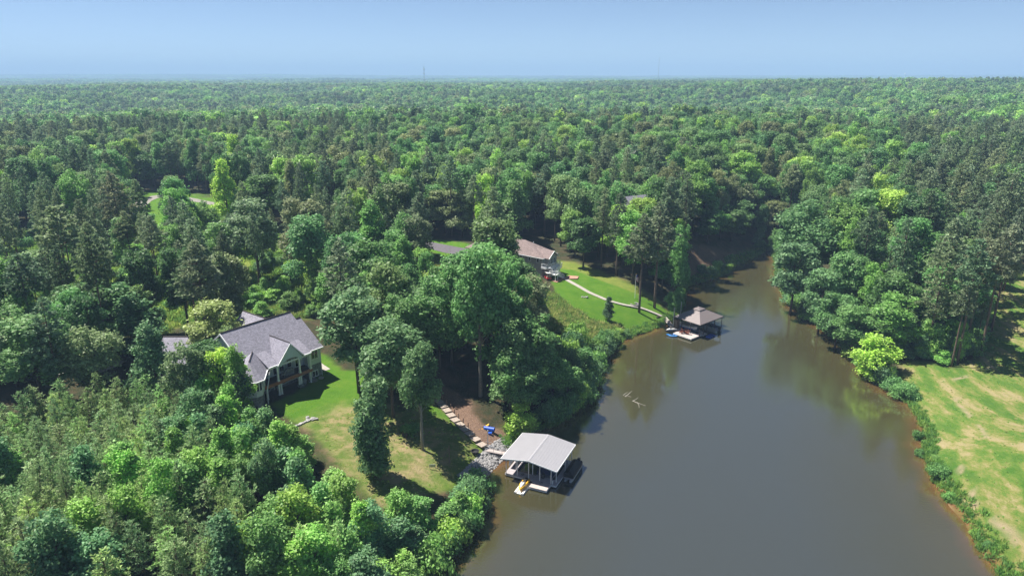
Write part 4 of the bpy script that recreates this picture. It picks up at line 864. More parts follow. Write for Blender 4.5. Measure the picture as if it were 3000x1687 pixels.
Sr, Sg = at(1208, 1212, 0), at(1268, 1142, 0); ok = (D > -.15) & (D < 1.8) & ((X < 58) | (rng.random(5200) < .9)) & (pdist(X, Y, [Sr, Sg], False) > 2.0); px_.append(X[ok]); py_.append(Y[ok]); ht.append(rng.uniform(.5, 1.3, ok.sum())); tn.append(np.array([(.06,.13,.018), (.085,.14,.02), (.05,.11,.02)])[rng.integers(0, 3, ok.sum())])
X, Y, hh, tt = np.concatenate(px_), np.concatenate(py_), np.concatenate(ht), np.concatenate(tn); Z = np.concatenate([hgt(X[i:i+20000], Y[i:i+20000])[0] for i in range(0, len(X), 20000)])
stuff('tall_grass', TU, X, Y, np.maximum(Z, 0)-.03, rng.uniform(0, 6.28, len(X)), np.stack([hh*1.3, hh*1.3, hh], 1), tt, rng.integers(0, 3, len(X)), 'tall grass and weeds in the meadows and along the banks')
# ---------------------------------------------------------------- air
hz = MB().box((0, 6500, 92), (28600, 17000, 286)).mesh('haze'); hm = bpy.data.materials.new('thin_summer_haze'); hm.use_nodes = True; n, l = hm.node_tree.nodes, hm.node_tree.links
n.remove(n['Principled BSDF']); pv = n.new('ShaderNodeVolumePrincipled'); pv.inputs['Color'].default_value = (.42, .61, .90, 1); pv.inputs['Density'].default_value = HAZE; pv.inputs['Anisotropy'].default_value = 0.0
l.new(pv.outputs[0], n['Material Output'].inputs['Volume']); hz.materials.append(hm); ho = bpy.data.objects.new('haze', hz); COL.objects.link(ho); tag(ho, 'thin blue summer haze over the forest', kind='stuff')
# ---------------------------------------------------------------- grey roofed house
def window(parent, p, d, w, h, muntin=0, fw=.10, name='window', frame='trim', fill='glass'):
    """frame as the part, pane as its piece; p = lower left corner seen from outside, d = direction of the wall to the right, outward = d turned clockwise"""
    ang = math.atan2(d[1], d[0]); mb = MB()
    for a in ((0, fw, 0, h), (w-fw, w, 0, h), (fw, w-fw, 0, fw), (fw, w-fw, h-fw, h)): mb.bx(a[0], a[1], -.07, .05, a[2], a[3])
    for k in range(muntin): x = (k+1)*w/(muntin+1); mb.bx(x-.05, x+.05, -.065, .045, fw, h-fw)
    f = mb.build(name, frame, parent, p, ang)
    MB().bx(fw, w-fw, -.03, .02, fw, h-fw).build('pane', fill, f); return f
HA = R(53); OA = (-48.2, 105.48, 5.45)
ha = empty('grey_roofed_house', OA, HA, 'large grey shingled house with porch and deck above the worn lawn', 'house')
Z = lambda z: z-OA[2]
def L(s, t, z): return (s, -t, Z(z))
mr = lambda t: 16.5-.712*t
sec = MB()                                                         # main walls, five sided section swept along the ridge
prof = [(-6.2, 5.4), (-6.2, mr(6.2)-.15), (0, 16.25), (5.5, mr(5.5)-.15), (5.5, 8.3), (5.5, 5.4)]
sec.sweep([[L(.35, t, z) for t, z in prof], [L(13.3, t, z) for t, z in prof]]); sec.build('wall', 'siding', ha)
prof2 = [(1.9, 8.3), (1.9, mr(1.9)-.25), (6.8, mr(6.8)-.2), (6.8, 8.3)]
MB().sweep([[L(13.303, t, z) for t, z in prof2], [L(14.25, t, z) for t, z in prof2]]).sweep([[L(11.6, t, z) for t, z in [(5.502, 8.3), (5.502, 12.1), (6.8, 11.5), (6.8, 8.3)]], [L(13.3, t, z) for t, z in [(5.502, 8.3), (5.502, 12.1), (6.8, 11.5), (6.8, 8.3)]]]).build('bay_wall', 'siding', ha)
MB().bx(11.55, 14.3, -6.85, -1.8, Z(4.2), Z(8.28)).bx(.3, 11.5, -5.62, -5.51, Z(4.6), Z(6.3)).build('stone_base', 'stone', ha)
MB().slab([L(0, 0, 16.5), L(13.6, 0, 16.5), L(13.6, 1.5, mr(1.5)), L(14.6, 1.5, mr(1.5)), L(14.6, 7.3, mr(7.3)), L(0, 7.3, mr(7.3))], .22).build('roof', 'shingle', ha)
MB().slab([L(0, 0, 16.5), L(13.6, 0, 16.5), L(13.6, -7, 11.5), L(0, -7, 11.5)], .22).build('rear_roof', 'shingle', ha)
MB().slab([L(13.6, 1.5, mr(1.5)), L(14.6, 1.5, mr(1.5)), L(14.6, -4, 11.6), L(13.6, -4, 11.6)], .2).build('side_roof', 'shingle', ha)
MB().path([L(-.02, 0, 16.52), L(6, 0, 16.53), L(13.62, 0, 16.52)], .13, 6).path([L(13.6, 1.5, 15.45), L(14.6, 1.5, 15.45)], .1, 6).build('ridge_cap', 'darkmetal', ha)
MB().slab([L(-.12, -.05, 16.44), L(-.003, -.05, 16.44), L(-.003, 7.35, mr(7.35)-.03), L(-.12, 7.35, mr(7.35)-.03)], .3).slab([L(-.12, -.05, 16.44), L(-.003, -.05, 16.44), L(-.003, -7.05, 11.45), L(-.12, -7.05, 11.45)], .3).build('rake_board', 'white', ha)
MB().bx(11.3, 14.62, -7.45, -7.303, Z(11.08), Z(11.28)).build('gutter', 'white', ha)
# porch roof, dormer, turret
sh = lambda t: 13.08-.45*(t-4.8)
MB().slab([L(2.9, 4.8, sh(4.8)+.03), L(4.9, 4.8, sh(4.8)+.03), L(4.9, 8.3, sh(8.3)), L(2.9, 8.3, sh(8.3))], .2).slab([L(9.5, 4.8, sh(4.8)+.03), L(11.35, 4.8, sh(4.8)+.03), L(11.35, 8.3, sh(8.3)), L(9.5, 8.3, sh(8.3))], .2).build('porch_roof', 'shingle', ha)
MB().bx(2.9, 4.6, -8.45, -8.303, Z(11.3), Z(11.5)).bx(9.7, 11.35, -8.45, -8.303, Z(11.3), Z(11.5)).build('porch_gutter', 'white', ha)
MB().bx(11.05, 11.3, -8.25, -5.6, Z(11.1), Z(11.45)).bx(2.95, 11.3, -8.2, -8.0, Z(11.05), Z(11.28)).build('porch_beam', 'trim', ha)
for sgn in (-1, 1):
    MB().slab([L(7.2, 2.75, 14.56), L(7.2, 8.5, 14.56), L(7.2+sgn*2.75, 8.5, 11.35), L(7.2+sgn*2.75, 7.0, 11.35)], .16).build('dormer_roof', 'shingle', ha)
MB().path([L(7.2, 2.8, 14.6), L(7.2, 8.5, 14.6)], .08, 6).build('dormer_ridge_cap', 'darkmetal', ha)
gt = 8.32; arch = []
for k in range(13): a = math.pi*k/12; arch.append((7.2-1.75*math.cos(a), 10.95+.85*math.sin(a)))
out = [(4.95, 11.0), (4.95, 11.55), (7.2, 14.3), (9.45, 11.55), (9.45, 11.0)]
mb = MB()
L1 = [(5.45, 10.95)]+arch+[(8.95, 10.95)]
def top_at(s): return 11.55+(2.75*(1-abs(s-7.2)/2.25))
for a, b in zip(arch, arch[1:]):
    for tt, rev in ((gt, False), (gt-.18, True)):
        q = [L(a[0], tt, a[1]), L(b[0], tt, b[1]), L(b[0], tt, top_at(b[0])), L(a[0], tt, top_at(a[0]))]; mb.face(q[::-1] if rev else q)
    mb.face([L(a[0], gt, a[1]), L(a[0], gt-.18, a[1]), L(b[0], gt-.18, b[1]), L(b[0], gt, b[1])])
for s0, s1 in ((4.95, 5.45), (8.95, 9.45)):
    mb.sweep([[L(s0, gt, 10.95), L(s0, gt, top_at(s0)), L(s0, gt-.18, top_at(s0)), L(s0, gt-.18, 10.95)], [L(s1, gt, 10.95), L(s1, gt, top_at(s1)), L(s1, gt-.18, top_at(s1)), L(s1, gt-.18, 10.95)]])
mb.build('dormer_gable', 'shake', ha)
mb = MB()
for sgn in (-1, 1): mb.slab([L(7.2, 8.505, 14.52), L(7.2, 8.62, 14.52), L(7.2+sgn*2.78, 8.62, 11.3), L(7.2+sgn*2.78, 8.505, 11.3)], .26)
mb.build('dormer_rake_board', 'white', ha)
T = [(3.0, 7.7), (.4, 10.75), (-1.0, 10.75), (-3.0, 9.1), (-3.0, 6.9)]; AP = (0, 7.6, 13.35); RP = (2.7, 4.4, 13.4)
mb = MB(); ez = 11.0
mb.slab([L(*RP), L(*AP), L(.4, 10.75, ez), L(3.0, 7.7, ez)], .15); mb.slab([L(*AP), L(.4, 10.75, ez), L(-1, 10.75, ez)], .15)
mb.slab([L(*AP), L(-1, 10.75, ez), L(-3, 9.1, ez)], .15); mb.slab([L(*AP), L(-3, 9.1, ez), L(-3, 6.9, ez)], .15); mb.slab([L(*RP), L(*AP), L(-3, 6.9, ez), L(.2, 4.6, 12.6)], .15)
mb.build('turret_roof', 'shingle', ha); MB().path([L(RP[0], RP[1], 13.44), L(0, 7.6, 13.4)], .09, 6).build('turret_ridge_cap', 'darkmetal', ha)
mb = MB()
for a, b in zip(T, T[1:]): mb.slab([L(a[0], a[1], ez+.04), L(b[0], b[1], ez+.04), L(b[0]*1.03, b[1]+.12, ez+.04), L(a[0]*1.03, a[1]+.12, ez+.04)], .22)
mb.build('turret_gutter', 'white', ha)
TI = [(2.5, 7.5), (.25, 10.2), (-.85, 10.2), (-2.55, 8.85), (-2.55, 6.9), (.36, 5.55), (2.5, 5.55)]
MB().prism([(s, -t) for s, t in TI], Z(8.2), Z(9.15)).build('turret_base_wall', 'siding', ha)
MB().prism([(s*.96, -(t*.97+.15)) for s, t in TI], Z(9.15), Z(10.82)).build('turret_screen', 'screen', ha)
MB().prism([(s*.9, -(t*.93+.4)) for s, t in TI], Z(4.6), Z(8.2)).build('turret_foundation', 'stone', ha)
for a, b in zip(TI[:5], TI[1:5]):
    for f in (0, .5):
        s, t = a[0]*(1-f)+b[0]*f, a[1]*(1-f)+b[1]*f; MB().box((s, -t, Z(9.98)), (.13, .13, 1.68)).build('turret_post', 'white', ha)
# deck, patio, columns
MB().bx(2.1, 11.3, -8.0, -5.51, Z(8.12), Z(8.32)).build('deck_floor', 'deckwood', ha)
MB().bx(2.0, 11.4, -8.16, -8.003, Z(7.85), Z(8.42)).build('deck_beam', 'redwood', ha)
MB().bx(1.9, 11.3, -8.6, -5.63, Z(4.4), Z(5.58)).build('patio_slab', 'patio', ha)
MB().bx(1.9, 11.4, -8.9, -8.603, Z(4.4), Z(5.3)).build('patio_edge', 'stone', ha)
for s, z0, z1 in [(4.6, 8.42, 11.05), (8.9, 8.42, 11.05), (11.1, 8.42, 11.05), (2.5, 5.58, 7.85), (4.75, 5.58, 7.85), (5.2, 5.58, 7.85), (8.8, 5.58, 7.85), (9.2, 5.58, 7.85), (11.15, 5.58, 7.85)]:
    y = -8.08 if z0 > 8 else -7.75
    MB().bx(s-.13, s+.13, y-.13, y+.13, Z(z0), Z(z1)).bx(s-.19, s+.19, y-.19, y+.19, Z(z0), Z(z0)+.25).bx(s-.18, s+.18, y-.18, y+.18, Z(z1)-.18, Z(z1)).build('column', 'white', ha)
for s in (8.55, 11.25): MB().bx(s, s+.85, -8.25, -7.4, Z(5.3), Z(6.15)).build('column_footing', 'stone', ha)
MB().path([L(11.45, 7.0, 11.1), L(11.45, 6.95, 8), L(11.45, 6.95, 5.6)], .06, 6).path([L(14.2, 6.95, 11.1), L(14.2, 6.95, 5.6)], .06, 6).path([L(2.75, 8.7, 11), L(2.2, 9.0, 9.5), L(1.75, 9.0, 8), L(1.7, 9.0, 4.8)], .08, 6).build('downspout', 'white', ha)
yw = -5.55
for s, z, w, h in [(3.2, 9.3, .8, 1.5), (4.15, 9.0, .7, 1.8), (5.3, 8.45, 1.0, 2.3), (6.55, 8.7, 1.0, 2.1), (8.1, 8.9, 1.0, 2.0), (3.6, 6.1, 1.0, 1.4), (6.5, 6.3, 1.1, 1.3), (9.9, 6.3, 1.1, 1.3)]:
    window(ha, (s, yw, Z(z)), (1, 0), w, h)
for s, z in ((9.75, 8.45), (5.2, 5.62)): window(ha, (s, yw, Z(z)), (1, 0), 1.05, 2.2, name='door')
window(ha, (12.2, -6.85, Z(9.3)), (1, 0), 1.5, 1.6, 1)
window(ha, (12.1, -6.9, Z(6.0)), (1, 0), 1.3, 1.2, 1)
# rear wing and garage wing
MB().sweep([[L(s, -1.2, z) for s, z in ((6.4, 5.4), (6.4, 12.2), (10.2, 15.2), (14, 12.2), (14, 5.4))], [L(s, -9.2, z) for s, z in ((6.4, 5.4), (6.4, 12.2), (10.2, 15.2), (14, 12.2), (14, 5.4))]]).build('rear_wing_wall', 'siding', ha)
for sgn in (-1, 1): MB().slab([L(10.2, -1.4, 15.6), L(10.2, -9.6, 15.6), L(10.2+sgn*4.2, -9.6, 12.25), L(10.2+sgn*4.2, -1.4, 12.25)], .2).build('rear_wing_roof', 'shingle', ha)
MB().path([L(10.2, -1.4, 15.64), L(10.2, -9.6, 15.64)], .1, 6).build('rear_ridge_cap', 'darkmetal', ha)
inv = Matrix.Translation(OA) @ Matrix.Rotation(HA, 4, 'Z'); inv = inv.inverted()
W = lambda x, y, z: tuple(inv @ Vector((x, y, z)))
gp_ = [(108.6, 5.2), (108.6, 9.15), (114, 12.35), (119.4, 9.15), (119.4, 5.2)]
MB().sweep([[W(-61.8, y, z) for y, z in gp_], [W(-46.5, y, z) for y, z in gp_]]).build('garage_wall', 'siding', ha)
MB().sweep([[W(-61.85, y, z) for y, z in ((108.53, 5.2), (108.53, 6.1), (108.597, 6.1), (108.597, 5.2))], [W(-50, y, z) for y, z in ((108.53, 5.2), (108.53, 6.1), (108.597, 6.1), (108.597, 5.2))]]).build('garage_stone_base', 'stone', ha)
MB().slab([W(-62.3, 108, 9.1), W(-46.8, 108, 9.1), W(-45.5, 114, 12.6), W(-62.3, 114, 12.6)], .2).slab([W(-62.3, 120, 9.1), W(-45, 120, 9.1), W(-45.5, 114, 12.6), W(-62.3, 114, 12.6)], .2).build('garage_roof', 'shingle', ha)
MB().path([W(-62.3, 114, 12.63), W(-46, 114, 12.63)], .1, 6).build('garage_ridge_cap', 'darkmetal', ha)
g1 = [W(-62.3, 107.86, 8.85), W(-62.3, 107.86, 9.05), W(-62.3, 107.99, 9.05), W(-62.3, 107.99, 8.85)]; g2 = [W(-47, 107.86, 8.85), W(-47, 107.86, 9.05), W(-47, 107.99, 9.05), W(-47, 107.99, 8.85)]
MB().sweep([g1, g2]).build('garage_gutter', 'white', ha)
dv = (inv.to_3x3() @ Vector((1, 0, 0)))
for x in (-61.0, -57.9, -53.6): window(ha, W(x, 108.56, 6.75), (dv.x, dv.y), .9, 1.4, name='garage_window')
MB().sweep([[W(x, 119.6, z) for x, z in ((-57.5, 5.2), (-57.5, 9.6), (-54.5, 11.6), (-51.5, 9.6), (-51.5, 5.2))], [W(x, 122.6, z) for x, z in ((-57.5, 5.2), (-57.5, 9.6), (-54.5, 11.6), (-51.5, 9.6), (-51.5, 5.2))]]).build('gable_bay', 'siding', ha)
for sgn in (-1, 1): MB().slab([W(-54.5, 114.4, 12.0), W(-54.5, 123, 12.0), W(-54.5+sgn*3.3, 123, 9.7), W(-54.5+sgn*3.3, 114.4, 9.7)], .15).build('gable_bay_roof', 'shingle', ha)
# porch furniture
def aw(s, t, z): q = inv.inverted() @ Vector(L(s, t, z)); return tuple(q)
def grill(loc, rz, lab):
    r_ = empty('covered_grill', loc, rz, lab, 'grill'); MB().sweep([[(x*k, y*k, z) for x, y in ((-.75, -.33), (.75, -.33), (.75, .33), (-.75, .33))] for z, k in ((0, 1), (.8, .97), (1.05, .8), (1.15, .45))]).build('cover', 'stone', r_); MB().bx(-.7, .7, -.3, .3, -.0, .05).build('base', 'black', r_); return r_
grill(aw(7.6, 6.9, 8.32), HA, 'covered grill on the upper porch deck of the grey roofed house')
def patio_chair(loc, rz, lab, m='galv', grp=None):
    r_ = empty('patio_chair', loc, rz, lab, 'chair', grp); MB().bx(-.27, .27, -.25, .28, .38, .45).build('seat', m, r_); MB().sweep([[(-.27, -.28, .45), (.27, -.28, .45), (.27, -.22, .45), (-.27, -.22, .45)], [(-.25, -.45, .98), (.25, -.45, .98), (.25, -.4, .98), (-.25, -.4, .98)]]).build('backrest', m, r_)
    for x in (-.24, .24):
        for y in (-.22, .24): MB().bx(x-.025, x+.025, y-.025, y+.025, 0, .38).build('leg', m, r_)
    for x in (-.29, .29): MB().bx(x-.03, x+.03, -.25, .25, .6, .65).bx(x-.02, x+.02, .2, .24, .45, .6).build('armrest', m, r_)
    return r_
patio_chair(aw(6.3, 7.0, 8.32), HA+1, 'pale chair left of the covered grill on the upper deck'); patio_chair(aw(10.2, 6.9, 5.58), HA-.6, 'grey patio chair at the right end of the lower patio'); patio_chair(aw(9.9, 7.6, 5.58), HA+2.2, 'second grey patio chair facing the first at the right end of the lower patio')
# ---------------------------------------------------------------- brown roofed house
fa = math.atan2(-.62, .78); OB = (7.6, 169.8, 6.9)
hb = empty('brown_roofed_house', OB, fa, 'brown roofed taupe house with white deck stairs above the mowed lawn', 'house')
def Lb(f, r, z): return (f, r, z-OB[2])
def hip(f0, f1, r0, r1, ze, zp, inset, th=.2, m='shingle2', name='roof'):
    rc = (r0+r1)/2; a, b, c, d = (f1, r0), (f1, r1), (f0, r1), (f0, r0); p, q = (f1-inset, rc), (f0+inset, rc); mb = MB()
    for poly in ([a, b, p], [b, c, q, p], [c, d, q], [d, a, p, q]): mb.slab([Lb(x, y, zp if (x, y) in (p, q) else ze) for x, y in poly], th)
    return mb.build(name, m, hb)
MB().bx(-15, 0, .4, 6.4, -1.2, 5.55).build('wall', 'taupe', hb)
hip(-18.5, .55, -.1, 6.9, 12.45, 15.5, 8.4)
MB().bx(-24, -15.003, -1.5, 6.4, -1.2, 5.3).build('side_wall', 'taupe', hb); hip(-24.6, -12.5, -2.2, 7.2, 12.0, 14.8, 4.5, name='side_roof')
MB().sweep([[Lb(f, r, z) for r, z in ((1.1, 6.6), (1.1, 12.35), (2.95, 13.75), (4.8, 12.35), (4.8, 6.6))] for f in (.003, 1.4)]).build('gable_wall', 'taupe', hb)
for sg in (-1, 1): MB().slab([Lb(-5.0, 2.95, 14.1), Lb(1.85, 2.95, 14.1), Lb(1.85, 2.95+sg*2.35, 12.4), Lb(-5, 2.95+sg*2.35, 12.4)], .14).build('gable_roof', 'shingle2', hb)
mb = MB()
for sg in (-1, 1): mb.slab([Lb(1.855, 2.95, 14.06), Lb(1.96, 2.95, 14.06), Lb(1.96, 2.95+sg*2.37, 12.36), Lb(1.855, 2.95+sg*2.37, 12.36)], .2)
mb.build('rake_board', 'white', hb)
MB().bx(-18.4, .66, -.22, -.102, 5.33, 5.5).bx(.552, .66, -.1, 1.0, 5.33, 5.5).build('gutter', 'white', hb)
for k in range(5): window(hb, Lb(1.43, 1.35+k*.66, 10.75), (0, 1), .62, 1.5, fw=.07)
mb = MB(); hw = MB()                                             # half round gable window
for k in range(10):
    a0, a1 = math.pi*k/10, math.pi*(k+1)/10
    for r0, r1, mm in ((.36, .5, mb), (0.001, .36, hw)):
        P_ = [(1.46, 2.95+r*math.cos(a), 12.75-OB[2]+r*math.sin(a)) for r, a in ((r0, a0), (r1, a0), (r1, a1), (r0, a1))]; mm.face(P_); mm.face([(1.402, p[1], p[2]) for p in P_][::-1])
mb.bx(1.402, 1.47, 2.4, 3.5, 12.66-OB[2], 12.75-OB[2])
ar = mb.build('arched_window', 'white', hb); hw.build('pane', 'glass', ar)
for r0 in (.12+.4, ): window(hb, Lb(.04, r0, 10.1), (0, 1), .5, 2.2, name='door')
window(hb, (-1.9, .36, 4.0), (1, 0), .9, 1.3); window(hb, (-4.6, .36, 4.0), (1, 0), .9, 1.3); window(hb, (-7.4, .36, 4.0), (1, 0), .9, 1.3)
MB().prism([(.003, -.1), (1.6, -.1), (2.4, .9), (2.4, 5.0), (1.43, 5.0), (1.43, 1.08), (.003, 1.08)], 3.0, 3.18).build('deck_floor', 'white', hb)
MB().prism([(2.42, .9), (2.5, .9), (2.5, 5.0), (2.42, 5.0)], 2.8, 3.2).bx(0.01, 1.6, -.2, -.103, 2.8, 3.2).build('deck_rim', 'white', hb)
def railing(pts, h=.95, par=None, name='railing'):
    mb = MB(); k = 0
    for a, b in zip(pts, pts[1:]):
        a, b = Vector(a), Vector(b); n_ = max(1, round((b-a).length/1.2))
        for i in range(n_+1):
            q = a.lerp(b, i/n_); mb.box((q.x, q.y, q.z+h/2), (.11, .11, h+.1))
        for hh in (h, .14): mb.sweep([[tuple(p+Vector((dx, dy, hh+dz))) for dx, dy, dz in ((-.035, -.035, -.03), (.035, .035, -.03), (.035, .035, .03), (-.035, -.035, .03))] for p in (a, b)])
        m_ = int((b-a).length/.22)
        for i in range(1, m_): q = a.lerp(b, i/m_); mb.box((q.x, q.y, q.z+.54), (.03, .03, .8))
    return mb.build(name, 'white', par)
railing([(.1, -.1, 3.18), (1.6, -.1, 3.18), (2.4, .9, 3.18), (2.4, 3.4, 3.18)], par=hb); railing([(2.4, 4.6, 3.18), (2.4, 5.0, 3.18), (1.5, 5.0, 3.18)], par=hb)
def flight(f0, f1, r0, z0, r1, z1):
    n_ = max(2, round(abs(z0-z1)/.19))
    for i in range(n_):
        t = (i+.5)/n_; r_, z_ = r0+(r1-r0)*t, z0+(z1-z0)*(i+1)/n_; w = abs(r1-r0)/n_
        MB().bx(f0+.06, f1-.06, r_-w/2-.02, r_+w/2+.02, z_-.05, z_).build('stair_tread', 'white', hb)
    for f in (f0, f1-.05): MB().sweep([[(f+a, r, z+b) for a, b in ((0, -.28), (.05, -.28), (.05, .05), (0, .05))] for r, z in ((r0, z0), (r1, z1))]).build('stringer', 'white', hb)
    railing([(f0+.03, r0, z0), (f0+.03, r1, z1)], .9, hb, 'stair_railing'); railing([(f1-.03, r0, z0), (f1-.03, r1, z1)], .9, hb, 'stair_railing')
flight(2.5, 3.4, 4.4, 3.15, 1.35, 1.75); flight(3.5, 4.4, 1.3, 1.7, 4.0, .1)
MB().bx(2.45, 4.45, .05, 1.3, 1.6, 1.75).build('landing', 'white', hb); railing([(2.5, .1, 1.75), (4.4, .1, 1.75), (4.4, 1.2, 1.75)], .9, hb, 'landing_railing')
for f, r_, z in ((4.3, .2, 1.6), (4.3, 1.2, 1.6), (2.6, .2, 1.6), (2.35, 4.9, 3.0), (2.35, .95, 3.0)): MB().bx(f-.07, f+.07, r_-.07, r_+.07, -.3, z).build('deck_post', 'white', hb)
MB().path([Lb(-5.2, 3.4, 14.9), Lb(-5.2, 3.4, 15.4)], .09, 8).build('vent_pipe', 'white', hb)
def bw(f, r, z): return tuple(Matrix.Translation(OB) @ Matrix.Rotation(fa, 4, 'Z') @ Vector((f, r, z)))
# golf cart under the landing
gx, gy, gz = g(920, 0, )[0:3] if False else (9.2, 168.6, 0); gz = H1(gx, gy)
gc = empty('golf_cart', (gx, gy, gz), fa+2.6, 'golf cart with red body and pale roof parked below the white stairs', 'golf cart')
MB().sweep([[(x, y, z) for y, z in ((-.55, .25), (.55, .25), (.55, h), (-.55, h))] for x, h in ((-1.15, .7), (-.6, .75), (-.5, .42), (.35, .42), (.45, .8), (1.0, .65), (1.15, .4))]).build('body', 'red', gc)
MB().sweep([[(x, y, z) for x, z in ((-1.0, 1.78), (.75, 1.78), (.7, 1.86), (-.95, 1.86))] for y in (-.58, .58)]).build('roof', 'gelwhite', gc); MB().bx(-.75, -.2, -.5, .5, .45, .82).bx(-.8, -.7, -.5, .5, .82, 1.25).build('seat', 'tan', gc)
for x in (-.9, .62):
    for y in (-.52, .52): MB().tube((x, y, .6), (x, y, 1.78), .025).build('roof_post', 'darkmetal', gc)
for x in (-.75, .75):
    for y in (-.55, .55):
        w_ = MB().tube((x, y-.09, .22), (x, y+.09, .22), .23, n=14).build('wheel', 'black', gc); MB().tube((x, y-.1, .22), (x, y+.1, .22), .10, n=10).build('hub', 'galv', w_)
# ---------------------------------------------------------------- paths, drives
def ribbon(name, pts, width, m, lift=.02, step=.8, kind='structure', label=None, px_=True, thick=.12):
    P = gp(pts) if px_ else pts; Q = []
    for (x0, y0), (x1, y1) in zip(P, P[1:]):
        n_ = max(1, int(math.hypot(x1-x0, y1-y0)/step))
        for i in range(n_): Q.append((x0+(x1-x0)*i/n_, y0+(y1-y0)*i/n_))
    Q.append(P[-1]); Q = np.array(Q)
    for _ in range(3): Q[1:-1] = (Q[:-2]+2*Q[1:-1]+Q[2:])/4
    d = np.gradient(Q, axis=0); d /= np.hypot(d[:, 0], d[:, 1])[:, None]; nn = np.stack([-d[:, 1], d[:, 0]], 1)
    wv = np.interp(np.linspace(0, 1, len(Q)), np.linspace(0, 1, len(width)), width)[:, None] if hasattr(width, '__len__') else width
    l_, r_ = Q+nn*wv/2, Q-nn*wv/2; k = 3 if np.max(wv) > 2 else 1; secs = []
    rows = [l_*(1-i/k)+r_*(i/k) for i in range(k+1)]; zs = [hgt(q[:, 0], q[:, 1])[0]+lift for q in rows]; 
    if k == 1: m_ = np.maximum(zs[0], zs[1]); zs = [m_, m_]
    for i in range(len(Q)): secs.append([(rows[j][i, 0], rows[j][i, 1], zs[j][i]) for j in range(k+1)]+[(rows[j][i, 0], rows[j][i, 1], zs[j][i]-thick) for j in range(k, -1, -1)])
    o = MB().sweep(secs).build(name, m); tag(o, label, kind=kind); return o
ribbon('asphalt_driveway', [(900,575),(975,594),(1040,605),(1085,617),(1130,628),(1185,636),(1245,645)], [3.6, 3.8, 4.0, 5, 7.5, 8.5], 'asphalt', .05, 1.5)
ribbon('driveway_apron', [(1140,656),(1175,646),(1215,650)], [1.2, 2.5, 2.5], 'brick', .07, 1)
ribbon('country_road', [(300,560),(318,545),(335,530),(365,505),(400,492),(470,500),(540,514),(640,530)], [3.5, 4, 5, 5.5, 4.2, 3.8, 3.6, 3.6], 'gravel', .06, 2)
pth = [(1400,690),(1418,700),(1440,712),(1480,735),(1530,757),(1570,768),(1610,775),(1645,788),(1668,798)]
cp = ribbon('concrete_path', pth, 1.15, 'concrete', .05, .6)
P_ = gp(pth)
MB().prism([bw(5.0, 3.4, 0)[:2], bw(7.5, 5.6, 0)[:2], bw(6.6, 7.6, 0)[:2], bw(3.9, 6.5, 0)[:2], bw(-.5, 6.6, 0)[:2], bw(-.5, -.6, 0)[:2], bw(5.2, -.4, 0)[:2]], 6.5, H1(*bw(5, 4, 0)[:2])+.10).build('brick_patio', 'brick')['kind'] = 'structure'
ribbon('concrete_walk', [(797,912),(806,920),(824,931)], 1.2, 'concrete', .06, .5)
ribbon('driveway_concrete', [(300,905),(262,925),(215,940),(150,930)], 3.2, 'concrete', .05, 1)
# ---------------------------------------------------------------- wooden lakeside stairs
st = [(1084,985),(1095,1003),(1118,1027),(1138,1052),(1158,1072),(1180,1092),(1200,1112),(1219,1130)]
SP_ = [g(u, v) for u, v in st]
s0 = empty('wooden_stairs', SP_[-1], 0, 'weathered wooden stairs of long plank landings down to the white boathouse', 'stairs'); B0 = Vector(SP_[-1])
cum = [0]; 
for a, b in zip(SP_, SP_[1:]): cum.append(cum[-1]+math.hypot(b[0]-a[0], b[1]-a[1]))
n_ = 12; tot = cum[-1]
def along3(s):
    i = min(max(j for j in range(len(cum)) if cum[j] <= s+1e-6), len(SP_)-2); t = (s-cum[i])/(cum[i+1]-cum[i]); a, b = Vector(SP_[i]), Vector(SP_[i+1]); return a.lerp(b, t), (b-a)
for i in range(n_):
    a, d = along3(tot*i/n_); b, _ = along3(tot*(i+1)/n_*.999); c = a.lerp(b, .5); ang = math.atan2(d.y, d.x); z = max(a.z, c.z)+.16-B0.z; Ls = tot/n_
    mb = MB()
    for k in range(9): x = -Ls/2+(k+.5)*Ls/9; mb.box((x*math.cos(ang), x*math.sin(ang), 0), (Ls/9-.015, 1.25, .05), ang)
    o = mb.build('landing', 'plank', s0, (c.x-B0.x, c.y-B0.y, z))
    MB().box((0, 0, -.13), (Ls*.98, 1.1, .2), ang).build('landing_frame', 'timber', o)
    if i < 9:
        nx, ny = -math.sin(ang), math.cos(ang); sgn = 1 if ny > 0 else -1
        MB().box((0, 0, .3), (.12, .12, 1.15)).build('post', 'timber', s0, (c.x-B0.x+nx*sgn*.72, c.y-B0.y+ny*sgn*.72, z))
# ---------------------------------------------------------------- white roofed boathouse
DA = math.atan2(-.406, .914); OD = (-1.65, 88.5, 0)
da = empty('white_boathouse', OD, DA, 'open sided floating boathouse with white ribbed metal roof', 'boathouse')
for i, (x0, x1) in enumerate(((0, 4.375), (4.375, 8.75))):
    z0, z1 = (3.42, 4.1) if i == 0 else (4.1, 3.42)
    MB().slab([(x0, 0, z0), (x1, 0, z1), (x1, 8.2, z1), (x0, 8.2, z0)], .06).build('roof_panel', 'whitemetal', da)
    for k in range(28):
        y = .12+k*.3; o = MB().sweep([[(x, yy, z+dz) for yy, dz in ((-.03, .003), (.03, .003), (.018, .05), (-.018, .05))] for x, z in ((x0+(.12 if i else 0), z0-(.018 if i else 0)), (x1-(0 if i else .12), z1-(0 if i else .018)))]).build('roof_rib', 'whitemetal', da, (0, y, 0))
MB().slab([(4.2, 0, 4.105), (4.375, 0, 4.16), (4.375, 8.2, 4.16), (4.2, 8.2, 4.105)], .03).slab([(4.375, 0, 4.16), (4.55, 0, 4.105), (4.55, 8.2, 4.105), (4.375, 8.2, 4.16)], .03).build('ridge_cap', 'whitemetal', da)
mb = MB()
